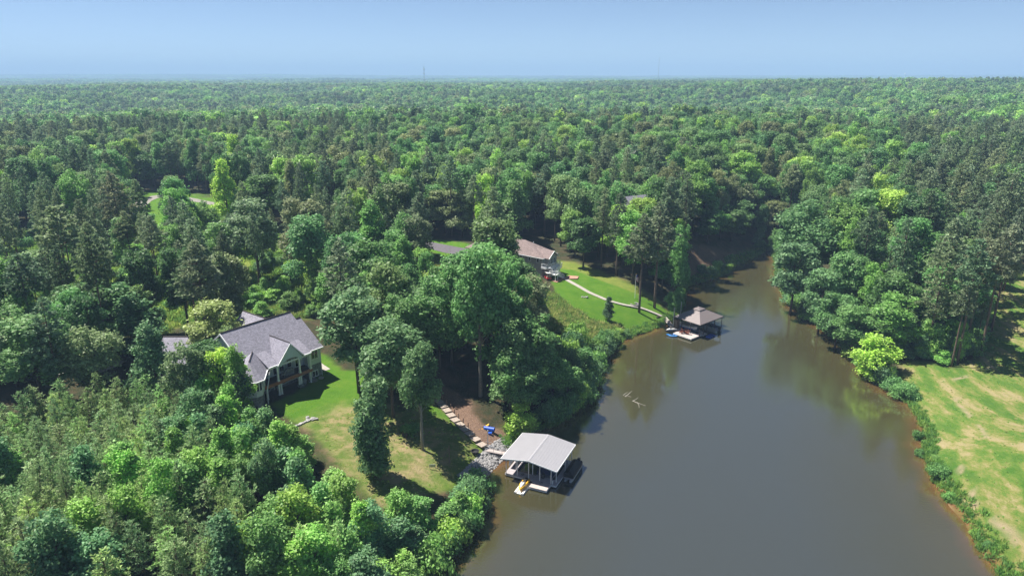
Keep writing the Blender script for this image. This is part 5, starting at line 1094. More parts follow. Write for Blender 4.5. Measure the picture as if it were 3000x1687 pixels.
for y in (-.06, 8.2): mb.sweep([[(x, y+dy, z+dz) for dy, dz in ((0, -.2), (.055, -.2), (.055, .0), (0, .0))] for x, z in ((0, 3.42), (4.375, 4.1), (8.75, 3.42))])
for x in (-.06, 8.75): mb.bx(x, x+.058, 0, 8.2, 3.2, 3.42)
mb.build('fascia', 'white', da)
cols = [(.45, .9), (2.2, 1.05), (4.05, .95), (5.75, 1.1), (7.55, 1.0), (8.1, 1.7), (.45, 4.4), (.45, 7.9), (4.15, 7.9), (8.3, 7.9), (8.3, 5), (8.1, 7.2), (1.45, 2.35), (4.15, 2.3), (1.45, 5.2)]
for x, y in cols: MB().bx(x-.045, x+.045, y-.045, y+.045, .45, 3.45+.155*(4.375-abs(x-4.375))-.08).build('roof_post', 'white', da)
mb = MB()
for y in (1.0, 4.4, 7.9): mb.sweep([[(x, y+dy, z+dz) for dy, dz in ((-.03, 0), (.03, 0), (.03, .09), (-.03, .09))] for x, z in ((.3, 3.26), (4.375, 3.9), (8.5, 3.26))])
mb.build('roof_truss', 'galv', da)
for nm, b in (('front_walkway', (.25, 8.4, .85, 2.15)), ('left_walkway', (.25, 1.5, 2.155, 8.1)), ('right_walkway', (7.75, 8.45, 2.155, 8.1)), ('rear_walkway', (1.505, 7.745, 7.0, 8.1)), ('swim_platform', (4.9, 7.6, -.95, .845))):
    o = MB().bx(b[0], b[1], b[2], b[3], .44, .52).build(nm, 'dockdeck' if nm == 'swim_platform' else 'dockgrey', da)
    MB().bx(b[0], b[1], b[2]-.0, b[3], .36, .437).bx(b[0], b[1], b[2], b[3], .20, .25).build('frame', 'white', o)
    mb = MB(); n1 = max(1, int((b[1]-b[0])/.6)); n2 = max(1, int((b[3]-b[2])/.6))
    for i in range(n1+1):
        x = b[0]+.03+(b[1]-b[0]-.06)*i/n1
        for y in (b[2]+.03, b[3]-.03): mb.bx(x-.025, x+.025, y-.02, y+.02, .25, .36)
    for i in range(n2+1):
        y = b[2]+.03+(b[3]-b[2]-.06)*i/n2
        for x in (b[0]+.03, b[1]-.03): mb.bx(x-.02, x+.02, y-.025, y+.025, .25, .36)
    mb.build('truss_web', 'white', o); MB().bx(b[0]+.12, b[1]-.12, b[2]+.1, b[3]-.1, -.25, .2).build('float', 'float', o)
MB().bx(.3, .36, 2.3, 7.9, .9, 2.2).build('side_panel', 'white', da)
MB().bx(7.75, 7.85, 1.0, 1.1, .1, 1.1).bx(5.9, 6.5, 6, 6.7, .52, 1.15).build('dock_box', 'white', da)
def dw(x, y, z): return tuple(Matrix.Translation(OD) @ Matrix.Rotation(DA, 4, 'Z') @ Vector((x, y, z)))
for x, y in ((2.9, 1.5), (6.2, .55)): 
    o = MB().path([(.22*math.cos(a), .22*math.sin(a)*.8, .03+a*.004) for a in np.linspace(0, 14, 40)], .018, 5).build('mooring_rope', 'black', None, dw(x, y, .52)); tag(o, 'coiled dark rope on the '+('grey front walkway' if y > 1 else 'tan swim platform'), 'rope')
# boats
def pontoon(name, loc, rz, lab, cover, Lb_=6.2, W_=2.3, uncovered=False):
    r_ = empty(name, loc, rz, lab, 'pontoon boat')
    for y in (-W_/2+.35, W_/2-.35): MB().sweep([[(x, y+.28*k*math.cos(a), .12+.28*k*math.sin(a)) for a in np.linspace(0, 2*math.pi, 11)[:-1]] for x, k in ((-Lb_/2, .8), (-Lb_/2+.3, 1), (Lb_/2-.8, 1), (Lb_/2-.3, .7), (Lb_/2, .15))]).build('pontoon', 'galv', r_, smooth=True)
    MB().bx(-Lb_/2+.15, Lb_/2-.3, -W_/2, W_/2, .42, .52).build('deck', 'dockgrey', r_)
    MB().bx(-Lb_/2+.4, Lb_/2-.5, -W_/2, -W_/2+.05, .52, 1.1).bx(-Lb_/2+.4, Lb_/2-.5, W_/2-.05, W_/2, .52, 1.1).bx(Lb_/2-.55, Lb_/2-.5, -W_/2+.053, W_/2-.053, .52, 1.1).build('side_fence', 'galv' if uncovered else cover, r_)
    if not uncovered: MB().sweep([[(x, y, z) for y, z in ((-W_/2-.02, .95), (-W_/2*.8, 1.15), (0, h), (W_/2*.8, 1.15), (W_/2+.02, .95))] for x, h in ((-Lb_/2+.35, 1.05), (-Lb_/2+1, 1.6), (0, 1.75), (Lb_/2-1.2, 1.45), (Lb_/2-.45, 1.1))]).build('cover', cover, r_)
    else:
        for x in (-1.6, .9): MB().bx(x, x+1.3, -W_/2+.08, -W_/2+.65, .52, .95).bx(x, x+1.3, -W_/2+.08, -W_/2+.2, .95, 1.2).build('bench', 'navy', r_)
        MB().bx(-2.4, -.6, W_/2-.75, W_/2-.1, .52, 1.0).build('rear_lounge', 'navy', r_)
        MB().sweep([[(x, y, z) for y, z in ((-W_/2, 1.9), (0, 2.15), (W_/2, 1.9), (W_/2, 1.87), (0, 2.12), (-W_/2, 1.87))] for x in (-.9, .9)]).build('canopy', 'navy', r_)
        for x in (-.8, .8):
            for y in (-W_/2+.03, W_/2-.03): MB().tube((x*.3, y, 1.1), (x, y, 1.88), .02).build('canopy_pole', 'galv', r_)
    MB().sweep([[(x, y, z) for x, y in ((-Lb_/2-.32*k, -.2*k), (-Lb_/2-.32*k+.5*k, -.2*k), (-Lb_/2-.32*k+.5*k, .2*k), (-Lb_/2-.32*k, .2*k))] for z, k in ((.0, .5), (.5, .6), (.7, 1), (1.1, 1), (1.25, .7))]).build('outboard_motor', 'black', r_)
    return r_
pontoon('pontoon_boat', dw(6.0, 4.6, .05), DA-math.pi/2+math.pi, 'dark covered pontoon boat in the shaded slip under the white roof', 'navy', 5.4, 2.4)
r_ = pontoon('small_boat', dw(9.35, 5.6, 0), DA-math.pi/2, 'dark pontoon boat tied along the open right side of the white boathouse', 'black', 5.2, 1.5)
def jetski(name, loc, rz, lab, c1, c2, cov=False):
    r_ = empty(name, loc, rz, lab, 'jet ski')
    S = [(-1.5, .42, .30, .50), (-1.3, .50, .18, .62), (-.4, .55, .12, .68), (.5, .52, .12, .72), (1.1, .36, .2, .70), (1.5, .12, .35, .62), (1.62, .02, .5, .56)]
    MB().sweep([[(x, y*w, z) for y, z in ((-.55, zb), (-1, (zb+zt)/2), (-.85, zt), (.85, zt), (1, (zb+zt)/2), (.55, zb))] for x, w, zb, zt in S]).build('hull', c1, r_, smooth=False)
    MB().sweep([[(x, y*w, z) for y, z in ((-1, .62), (-.7, zt), (.7, zt), (1, .62))] for x, w, zt in ((-.2, .30, .8), (.3, .36, 1.02), (.75, .30, .95), (1.3, .10, .75))]).build('hood', c2, r_)
    MB().sweep([[(x, y*w, z) for y, z in ((-1, .64), (-.8, zt), (.8, zt), (1, .64))] for x, w, zt in ((-1.2, .2, .82), (-.6, .22, .95), (.1, .2, .92))]).build('seat', 'black' if not cov else c2, r_)
    MB().tube((.35, -.35, 1.1), (.35, .35, 1.1), .03).tube((.5, 0, .9), (.35, 0, 1.1), .05).build('handlebar', 'black', r_); return r_
jetski('jet_ski', dw(4.0, -.75, .12), DA-math.pi/2+math.pi+math.pi, 'yellow and white jet ski on its float before the white boathouse', 'yellow', 'gelwhite')
jp = MB().sweep([[(x, y, z) for x, z in ((-.75, .02), (.75, .02), (.7, .26), (.42, .26), (.3, .12), (-.3, .12), (-.42, .26), (-.7, .26))] for y in (-1.75, -1.3, .9, 1.3)]).build('jet_ski_float', 'gelwhite', None, dw(4.0, -.85, 0), DA); tag(jp, 'white plastic drive on float under the yellow jet ski', 'float')
# gangway
ga, gb = Vector(g(1221, 1131)), Vector(dw(.3, 6.2, .5)); ga.z += .12
gw = empty('gangway', ga, math.atan2(gb.y-ga.y, gb.x-ga.x), 'metal gangway with pipe rails from the bank to the white boathouse', 'gangway'); Lg = math.hypot(gb.x-ga.x, gb.y-ga.y); dz = gb.z-ga.z
MB().sweep([[(x, y, z+o) for y, o in ((-.55, 0), (.55, 0), (.55, -.07), (-.55, -.07))] for x, z in ((0, 0), (Lg, dz))]).build('deck', 'dockdeck', gw)
for y in (-.58, .58):
    mb = MB()
    for h in (.15, .55, 1.0): mb.tube((0, y, h), (Lg, y, dz+h), .025)
    for i in range(5): x = Lg*i/4; mb.tube((x, y, dz*i/4-.1), (x, y, dz*i/4+1.0), .025)
    mb.build('rail', 'galv', gw)
lp = MB().bx(-.06, .06, -.06, .06, -.4, 2.6).bx(-.1, .1, -.1, .1, 2.6, 2.7).build('lamp_post', 'galv', None, (ga.x+.35, ga.y+1.0, ga.z)); tag(lp, 'slim metal post beside the top of the gangway', 'post')
# rip rap along the bank
rk = []
for i in range(3):
    q = np.random.default_rng(200+i); bm = bmesh.new(); bmesh.ops.create_icosphere(bm, subdivisions=1, radius=.5)
    for v in bm.verts: v.co *= q.uniform(.7, 1.2); v.co.z *= .7
    me_ = bpy.data.meshes.new('rock_kind_%d' % i); bm.to_mesh(me_); bm.free(); me_.materials.append(M['rock']); rk.append(bpy.data.objects.new('rock_kind_%d' % i, me_))
RR = gp([(1150,1195),(1185,1165),(1215,1135),(1232,1120),(1262,1100),(1285,1105),(1290,1118),(1272,1142),(1258,1166),(1212,1213),(1180,1222)])
xs = [p[0] for p in RR]; ys = [p[1] for p in RR]; X = rng.uniform(min(xs), max(xs), 6500); Y = rng.uniform(min(ys), max(ys), 6500); Zr, Dr = hgt(X, Y)
ok = inpoly(X, Y, RR) & (Dr > -.35) & (np.abs((X-ga.x)*(-(gb-ga).y)+(Y-ga.y)*(gb-ga).x)/Lg > .0); X, Y, Zr = X[ok], Y[ok], Zr[ok]; sc_ = rng.lognormal(-1.25, .35, len(X))
stuff('rip_rap', rk, X, Y, np.maximum(Zr, -.05)+sc_*.12, rng.uniform(0, 6.28, len(X)), np.stack([sc_, sc_*rng.uniform(.7, 1.2, len(X)), sc_], 1), np.ones((len(X), 3)), rng.integers(0, 3, len(X)), 'pale rip rap rocks piled along the bank by the gangway')
# ---------------------------------------------------------------- brown roofed boathouse
DBa = math.atan2(.643, .766); OE = (42.6, 145.1, 0)
db = empty('brown_boathouse', OE, DBa, 'brown hip roofed boathouse with tan sun deck on dark posts', 'boathouse')
WX_, DY_ = 8.9, 7.3; cx_, cy_ = WX_/2, DY_/2; zt = 5.7
def plane_(x0, x1, y0, y1, z0, zp, k0, k1, nm, lift=0):
    """four sloping panels of one hip tier between scale k0 (outer) and k1 (inner) about the centre"""
    def c(kx, s): return {0: (cx_-cx_*s, cy_-cy_*s), 1: (cx_+cx_*s, cy_-cy_*s), 2: (cx_+cx_*s, cy_+cy_*s), 3: (cx_-cx_*s, cy_+cy_*s)}[kx]
    for i in range(4):
        j = (i+1) % 4; P4 = [(*c(i, k0), z0), (*c(j, k0), z0), (*c(j, k1), zp), (*c(i, k1), zp)]
        if k1 < .01: P4 = P4[:3]
        o = MB().slab(P4, .06).build(nm, 'browmetal', db); mb = MB(); a, b = Vector(P4[0]), Vector(P4[1]); n_ = int((b-a).length/.32); ctr = Vector((cx_, cy_, zt+.0))
        inw = (Vector((cx_, cy_, 0))-Vector(((a.x+b.x)/2, (a.y+b.y)/2, 0))); full = inw.length; dn = inw.normalized(); hz_ = (b-a).length/2; slope = (zp-z0)/((k0-k1)*full/k0)
        for q in range(1, n_):
            t = q/n_; p = a.lerp(b, t); run = min((k0-k1)*full/k0, full*(1-abs(2*t-1))); 
            if run > .15: e_ = p+dn*run; e_.z = z0+slope*run; mb.sweep([[(pt.x+dx, pt.y+dy, pt.z+dz_) for dx, dy, dz_ in (((b-a).normalized().x*.02, (b-a).normalized().y*.02, .002), (-(b-a).normalized().x*.02, -(b-a).normalized().y*.02, .002), (0, 0, .045))] for pt in (p, e_)])
        if mb.v: mb.build('standing_seam', 'browmetal', o)
plane_(0, 0, 0, 0, 3.35, 5.15, 1.03, .24, 'roof_panel'); plane_(0, 0, 0, 0, 5.28, 5.75, .27, 0.0, 'cupola_roof')
mb = MB(); 
for a, b in (((-.15, -.15), (WX_+.15, -.15)), ((WX_+.15, -.15), (WX_+.15, DY_+.15)), ((WX_+.15, DY_+.15), (-.15, DY_+.15)), ((-.15, DY_+.15), (-.15, -.15))): mb.path([(a[0], a[1], 3.24), (b[0], b[1], 3.24)], .09, 4)
mb.build('fascia', 'darkmetal', db); MB().bx(cx_-1.0, cx_+1.0, cy_-.85, cy_+.85, 5.0, 5.25).build('cupola_vent', 'darkmetal', db)
for x, y in ((.1, .1), (2.9, .1), (5.9, .1), (8.75, .1), (.1, 2.5), (.1, 5), (.1, 7.15), (3.2, 7.15), (6.0, 7.15), (8.75, 7.15), (8.75, 6.4), (7.9, 7.15), (2.9, 3.6), (1.6, .1)):
    MB().bx(x-.06, x+.06, y-.06, y+.06, .4, 3.3).build('roof_post', 'darkmetal', db)
MB().sweep([[(8.75, y, z) for y, z in ((6.4, 2.6), (6.4, 2.7), (7.1, 3.3), (7.1, 3.2))], [(8.8, y, z) for y, z in ((6.4, 2.6), (6.4, 2.7), (7.1, 3.3), (7.1, 3.2))]]).build('brace', 'darkmetal', db)
for nm, b, m_ in (('sun_deck', (-2.7, 1.25, .25, 5.2), 'dockdeck'), ('left_walkway', (-.3, 1.25, 5.205, 7.4), 'dockgrey'), ('front_walkway', (1.255, 2.9, -.1, 1.3), 'dockdeck'), ('rear_walkway', (1.255, 8.9, 6.3, 7.4), 'dockgrey'), ('middle_walkway', (2.7, 3.4, 1.305, 6.295), 'dockgrey'), ('right_walkway', (8.2, 8.95, 2.2, 6.295), 'dockgrey')):
    o = MB().bx(b[0], b[1], b[2], b[3], .46, .54).build(nm, m_, db); MB().bx(b[0]-.03, b[1]+.03, b[2]-.03, b[3]+.03, .34, .457).build('rim', 'white' if nm == 'sun_deck' else 'galv', o); MB().bx(b[0]+.1, b[1]-.1, b[2]+.1, b[3]-.1, -.2, .34).build('float', 'float', o)
MB().bx(-.05, .9, 6.2, 7.2, .54, 2.7).build('storage_closet', 'timber', db)
def ew(x, y, z): return tuple(Matrix.Translation(OE) @ Matrix.Rotation(DBa, 4, 'Z') @ Vector((x, y, z)))
for x, y, h in ((-.45, 7.0, 5.6), (3.4, 7.9, 6.0), (9.3, 7.2, 3.8)):
    o = MB().tube((0, 0, -1.5), (0, 0, h), .09).tube((0, 0, h), (0, 0, h+.15), .12).build('mooring_pile', 'galv', None, ew(x, y, 0)); tag(o, {5.6: 'pale steel pile at the left corner of the brown boathouse', 6.0: 'pale steel pile rising behind the brown hip roof', 3.8: 'steel pile at the far right corner of the brown boathouse'}[h], 'pile')
pontoon('pontoon_boat', ew(6.9, 2.6, .05), DBa+math.pi/2, 'navy blue pontoon boat with outboard in the right slip of the brown boathouse', 'navy', 6.4, 2.3, uncovered=True)
rb = empty('runabout_boat', ew(2.0, 4.6, .75), DBa+math.pi/2+math.pi, 'white and blue runabout hung on its lift under the brown roof', 'motorboat')
HS = [(-2.4, .9, 0, .8), (-1, 1.0, -.1, .8), (.6, .95, -.1, .85), (1.7, .6, .05, .95), (2.5, .1, .5, 1.0)]
MB().sweep([[(x, y*w, z) for y, z in ((0, zb), (-.7, zb+.2), (-1, zt), (1, zt), (.7, zb+.2))] for x, w, zb, zt in HS]).build('hull', 'gelwhite', rb); MB().sweep([[(x, y*w, z) for y, z in ((0, zb-.02), (-.72, zb+.18), (-.9, zb+.45), (.9, zb+.45), (.72, zb+.18))] for x, w, zb, zt in [(q[0], q[1]*1.02, q[2], q[3]) for q in HS[:4]]]).build('stripe', 'blue', rb)
MB().bx(-1.6, .8, -.7, .7, .82, .9).bx(.75, .85, -.7, .7, .9, 1.3).build('cockpit', 'tan', rb)
def adir(loc, rz, lab, grp='red brown deck chairs on the sun deck'):
    r_ = empty('adirondack_chair', loc, rz, lab, 'chair', grp); MB().sweep([[(-.27, y, z) for y, z in ((.35, .38), (-.2, .26), (-.2, .30), (.35, .42))], [(.27, y, z) for y, z in ((.35, .38), (-.2, .26), (-.2, .30), (.35, .42))]]).build('seat', 'cedar', r_)
    for k in range(5): MB().sweep([[(x, -.2, .28), (x+.09, -.2, .28), (x+.09, -.16, .28), (x, -.16, .28)] for x in (-.27+k*.11,)]+[[(x, -.55, 1.0-.05*abs(k-2)), (x+.095, -.55, 1.0-.05*abs(k-2)), (x+.095, -.52, 1.0-.05*abs(k-2)), (x, -.52, 1.0-.05*abs(k-2))] for x in (-.28+k*.115,)]).build('back_slat', 'cedar', r_)
    for x in (-.34, .28): MB().bx(x, x+.12, -.4, .4, .56, .59).bx(x+.03, x+.08, .28, .36, 0, .56).bx(x+.03, x+.07, -.35, -.28, 0, .56).build('arm', 'cedar', r_)
    return r_
for (x, y, a, lab) in ((-1.6, 3.8, 2.0, 'red brown deck chair nearest the covered jet ski'), (-.9, 2.6, .4, 'red brown deck chair at the front of the ring on the sun deck'), (-.3, 4.2, 3.4, 'red brown deck chair at the back of the ring on the sun deck'), (.4, 3.5, 4.3, 'red brown deck chair nearest the roofed slips')): adir(ew(x, y, .54), a+DBa, lab)
ft = empty('fire_table', ew(-.6, 3.5, .54), DBa, 'small round red brown table between the deck chairs', 'table'); MB().tube((0, 0, .38), (0, 0, .43), .38, n=16).build('top', 'cedar', ft)
for a in range(3): MB().tube((.25*math.cos(a*2.1), .25*math.sin(a*2.1), 0), (.2*math.cos(a*2.1), .2*math.sin(a*2.1), .38), .03).build('leg', 'cedar', ft)
jetski('covered_jet_ski', ew(-2.0, 6.2, .2), DBa+2.6, 'jet ski under a pale cover beside the tan sun deck', 'black', 'gelwhite', True)
def kayak(name, loc, rz, lab, m_, L_=2.8, tilt=0):
    S = [(-L_/2, .02, .12), (-L_*.35, .22, .0), (-L_*.1, .34, -.02), (L_*.15, .34, -.02), (L_*.38, .2, .0), (L_/2, .02, .12)]
    r_ = empty(name, loc, rz, lab, 'kayak'); r_.rotation_euler.x = tilt
    MB().sweep([[(x, w*y, zb+z) for y, z in ((0, 0), (-.75, .05), (-1, .2), (-.6, .3), (.6, .3), (1, .2), (.75, .05))] for x, w, zb in S]).build('hull', m_, r_); MB().sweep([[(x, w*y, z) for y, z in ((-1, .285), (1, .285), (1, .315), (-1, .315))] for x, w in ((-.45, .1), (-.25, .19), (.3, .19), (.5, .1))]).build('cockpit', 'black', r_); return r_
kayak('kayak', ew(-3.2, 5.4, .02), DBa+2.4, 'light blue sit in kayak floating left of the sun deck', 'ltblue', 2.3); kayak('kayak', ew(-3.5, 4.7, .02), DBa+2.2, 'second light blue kayak, outer one of the pair left of the sun deck', 'ltblue', 2.2)
wm = empty('water_mat', ew(3.1, -.9, .03), DBa+.1, 'royal blue inflatable mat floating before the brown boathouse', 'float'); 
for k in range(5): MB().path([(-.9+k*.45, -.6, .06), (-.9+k*.45, .6, .06)], .2, 8).build('tube', 'navy' if k % 2 else 'blue', wm)
gA, gB = Vector(g(1671, 799)), Vector(ew(-.2, 6.9, .5)); gA.z += .12
g2 = empty('gangway', gA, math.atan2(gB.y-gA.y, gB.x-gA.x), 'short railed gangway from the concrete path to the brown boathouse', 'gangway'); Lg2 = math.hypot(gB.x-gA.x, gB.y-gA.y); dz = gB.z-gA.z
MB().sweep([[(x, y, z+o) for y, o in ((-.6, 0), (.6, 0), (.6, -.08), (-.6, -.08))] for x, z in ((0, 0), (Lg2, dz))]).build('deck', 'dockdeck', g2)
for y in (-.62, .62):
    mb = MB(); mb.tube((0, y, 1.0), (Lg2, y, dz+1.0), .03); mb.tube((0, y, .5), (Lg2, y, dz+.5), .02)
    for i in range(4): x = Lg2*i/3; mb.tube((x, y, dz*i/3-.1), (x, y, dz*i/3+1.0), .03)
    mb.build('rail', 'darkmetal', g2)
# ---------------------------------------------------------------- lawn things
x, y, z = g(1597, 750)
fl = empty('flagpole', (x, y, z), .3, 'white flagpole with a hanging striped flag on the mowed lawn', 'flagpole'); MB().tube((0, 0, 0), (0, 0, 6.2), .06, .04).build('pole', 'white', fl)
flg = MB().tube((0, 0, 6.2), (0, 0, 6.35), .08, .02).build('finial', 'yellow', fl)
for k in range(7):
    o = MB().sweep([[(.08+i*.14, .10*math.sin(i*1.3+k*.1), z_-i*.16) for i in range(5)]+[(.08+i*.14, .10*math.sin(i*1.3+k*.1)+.015, z_-i*.16) for i in range(4, -1, -1)] for z_ in (6.0-k*.2, 6.0-k*.2-.2)]).build('flag_stripe', 'flagred' if k % 2 == 0 else 'white', fl)
MB().bx(.06, .38, -.03, .02, 5.35, 6.02).build('flag_canton', 'flagblue', fl)
def ring(name, u, v, Rr, n, sz, lab, m_='rock', dish=True):
    x, y, z = g(u, v); r_ = empty(name, (x, y, z), 0, lab, 'fire pit')
    for k in range(n): a = 2*math.pi*k/n; MB().box((Rr*math.cos(a), Rr*math.sin(a), .10), (sz, 2*math.pi*Rr/n*.9, .3), a).build('stone', m_, r_)
    MB().tube((0, 0, -.1), (0, 0, .06), Rr-.1, n=18).build('ash_bed', 'black', r_); return r_
ring('stone_fire_ring', 1597, 766.5, 1.0, 14, .26, 'ring of pale stones around ashes beside the concrete path')
x, y, z = g(1195, 1141); fp_ = empty('metal_fire_pit', (x, y, z), 0, 'black metal fire pit in the shade near the rip rap', 'fire pit'); MB().sweep([[(Rk*math.cos(a), Rk*math.sin(a), zz) for a in np.linspace(0, 2*math.pi, 17)[:-1]] for Rk, zz in ((.42, .1), (.62, .45), (.66, .55), (.56, .55), (.4, .3))]).build('bowl', 'black', fp_)
for a in range(3): MB().tube((.4*math.cos(a*2.1), .4*math.sin(a*2.1), 0), (.4*math.cos(a*2.1), .4*math.sin(a*2.1), .2), .04).build('leg', 'black', fp_)
def rocks(name, u, v, n, spread, lab, base=.3, cat='rock pile'):
    x, y, z = g(u, v); r_ = empty(name, (x, y, z), 0, lab, cat); rr = random.Random(u)
    for k in range(n): o = bpy.data.objects.new('rock', rk[k % 3].data); COL.objects.link(o); o.parent = r_; s_ = base*rr.uniform(.7, 1.4); o.scale = (s_, s_, s_*.8); o.location = (rr.uniform(-spread, spread), rr.uniform(-spread*.6, spread*.6), s_*.2); o.rotation_euler = (0, 0, rr.uniform(0, 6))
rocks('white_rocks', 1471, 748, 9, .7, 'cluster of white rocks in the middle of the mowed lawn', .5)
rocks('rock_pile', 785, 1054, 16, .9, 'heap of pale rocks at the upper end of the stone edging on the lawn', .5)
def log(name, uv, rad, m_, lab, cat='timber', z_off=.12, water=False, n=8):
    P3 = [(*at(u, v, 0), 0.) if water else g(u, v) for u, v in uv]; b = Vector(P3[0]); pts = [(Vector(p)-b)+Vector((0, 0, z_off)) for p in P3]
    o = MB().path(pts, rad, n).build(name, m_, None, tuple(b)); tag(o, lab, cat); return o
x0, y0, z0 = g(742, 1074); x1, y1, z1 = g(792, 1052); se = empty('stone_edging', (x0, y0, z0), math.atan2(y1-y0, x1-x0), 'row of flat stones edging the bed at the lower left of the lawn', 'edging'); Le = math.hypot(x1-x0, y1-y0)
for k in range(14): MB().box(((k+.5)*Le/14, .05*math.sin(k*2), (z1-z0)*(k+.5)/14+.08), (Le/14*.9, .42+.1*math.sin(k*5), .26), .1*math.sin(k*3)).build('stone', 'rock', se)
x0, y0, z0 = g(905, 985); tb = empty('timber_edging', (x0, y0, z0), 0, 'line of old timbers edging the top of the lawn', 'edging')
pe = [g(u, v) for u, v in ((905,985),(930,973),(955,962),(980,947),(1000,934),(1020,920))]
for a, b in zip(pe, pe[1:]):
    a, b = Vector(a)-Vector(pe[0]), Vector(b)-Vector(pe[0]); MB().path([a+Vector((0, 0, .12)), b+Vector((0, 0, .12))], .16, 4).build('timber', 'timber', tb)
def cover_lid(u, v, lab):
    x, y, z = g(u, v); o = MB().tube((0, 0, -.1), (0, 0, .12), .5, .48, n=20).build('septic_lid', 'concrete', None, (x, y, z)); tag(o, lab, 'lid')
cover_lid(808, 951, 'round concrete lid in the lawn beside the grey roofed house')
x, y, z = g(905, 1012); bf = empty('bird_feeder', (x-.0, y, z), 0, 'black bird feeder pole on the lawn left of the forked tree', 'bird feeder'); MB().tube((0, 0, 0), (0, 0, 2.0), .03).build('pole', 'black', bf); MB().tube((0, 0, 1.6), (0, 0, 2.0), .12).tube((0, 0, 2.0), (0, 0, 2.15), .2, .02).build('feeder', 'black', bf)
for u, v, h in ((1014, 1094, .8), (1022, 1101, .7)):
    x, y, z = g(u, v); o = MB().tube((0, 0, -.1), (.1, 0, h), .2, .13, n=9).build('tree_stump', 'bark', None, (x, y, z)); tag(o, 'dark broken stump on the worn lawn, the '+('taller' if h > .75 else 'shorter')+' of two', 'stump')
x, y, z = g(1130, 1160); sw = empty('wooden_swing_frame', (x, y, z), 1.2, 'leaning dark timber swing post on the shaded lawn', 'swing'); MB().path([(0, 0, -.2), (.1, 0, 2.6)], .1, 4).build('post', 'timber', sw); MB().path([(.08, 0, 2.3), (-.9, .3, 1.3)], .06, 4).build('brace', 'timber', sw); MB().path([(0, .0, .5), (-.8, -.5, .3)], .09, 4).build('beam', 'timber', sw)
x, y, z = g(1088, 1180); sg_ = empty('yard_sign', (x, y, z), .1, 'small pale sign board on the shaded lawn near the shore', 'sign'); MB().bx(-.45, .45, -.02, .02, .35, .8).build('board', 'galv', sg_)
for k in (-.4, .4): MB().bx(k-.02, k+.02, -.02, .02, 0, .35).build('post', 'galv', sg_)
# gear on the bank
bx_, by_, bz_ = g(1231, 1083); o = empty('foam_mat_roll', (bx_, by_, bz_+.36), -.35, 'rolled bright blue floating mat on the bank above the rip rap', 'float mat'); MB().tube((-.9, 0, 0), (.9, 0, 0), .36, n=16).build('roll', 'blue', o); MB().tube((-.92, 0, 0), (.92, 0, 0), .14, n=12).build('core', 'navy', o)
kayak('kayak', (bx_-.9, by_+.5, bz_+.1), .9, 'yellow kayak lying beside the rolled blue mat on the bank', 'yellow', 2.6); 
wb = MB().sweep([[(x, y, z) for x, y in ((-.3*k, -.25*k), (.3*k, -.25*k), (.3*k, .25*k), (-.3*k, .25*k))] for z, k in ((0, .8), (.3, 1), (.34, 1))]).build('blue_tub', 'blue', None, (bx_+.15, by_-.9, H1(bx_+.15, by_-.9))); tag(wb, 'small blue tub just below the rolled blue mat', 'tub')
log('bank_log', [(1652,800),(1660,797)], .18, 'bark', 'dark log on the grass beside the brown boathouse gangway', 'log', .15)
# fallen wood in the water
def snag(name, lab, segs, base_uv):
    b = Vector((*at(*base_uv, 0), 0)); mb = MB()
    for pts, r0, r1 in segs:
        P3 = [Vector((*at(u, v, h), h))-b for u, v, h in pts]; mb.path(P3, [r0+(r1-r0)*i/(len(P3)-1) for i in range(len(P3))], 5)
    o = mb.build(name, 'dead_wood', None, tuple(b)); tag(o, lab, 'fallen branch')
snag('fallen_trunk', 'bleached fallen trunk slanting into the water from the shrubby bank', [([(1474,978,.6),(1490,984,.35),(1512,993,-.05)], .2, .1), ([(1508,991,0),(1515,987,.35),(1521,986,.4)], .05, .02)], (1490,984))
snag('dead_branch', 'forked dead branch standing out of the open water, the left of two', [([(1567,995,-.05),(1574,989,.3),(1580,986,.4)], .05, .02), ([(1572,998,-.05),(1582,990,.4),(1590,983,.7)], .07, .02), ([(1574,994,0),(1588,998,.05)], .04, .02)], (1572,996))
snag('dead_branch', 'spreading dead branch standing out of the open water, the right of two', [([(1590,1009,-.05),(1600,1004,.3),(1606,999,.5)], .05, .02), ([(1592,1008,0),(1604,1013,.12),(1624,1020,.1)], .05, .02), ([(1603,1012,.1),(1607,1018,.1),(1608,1025,0)], .03, .02)], (1596,1008))
log('shore_log', [(1949,722),(1966,716)], .2, 'dead_wood', 'pale log reaching into the water from the right bank', 'log', .12, True)
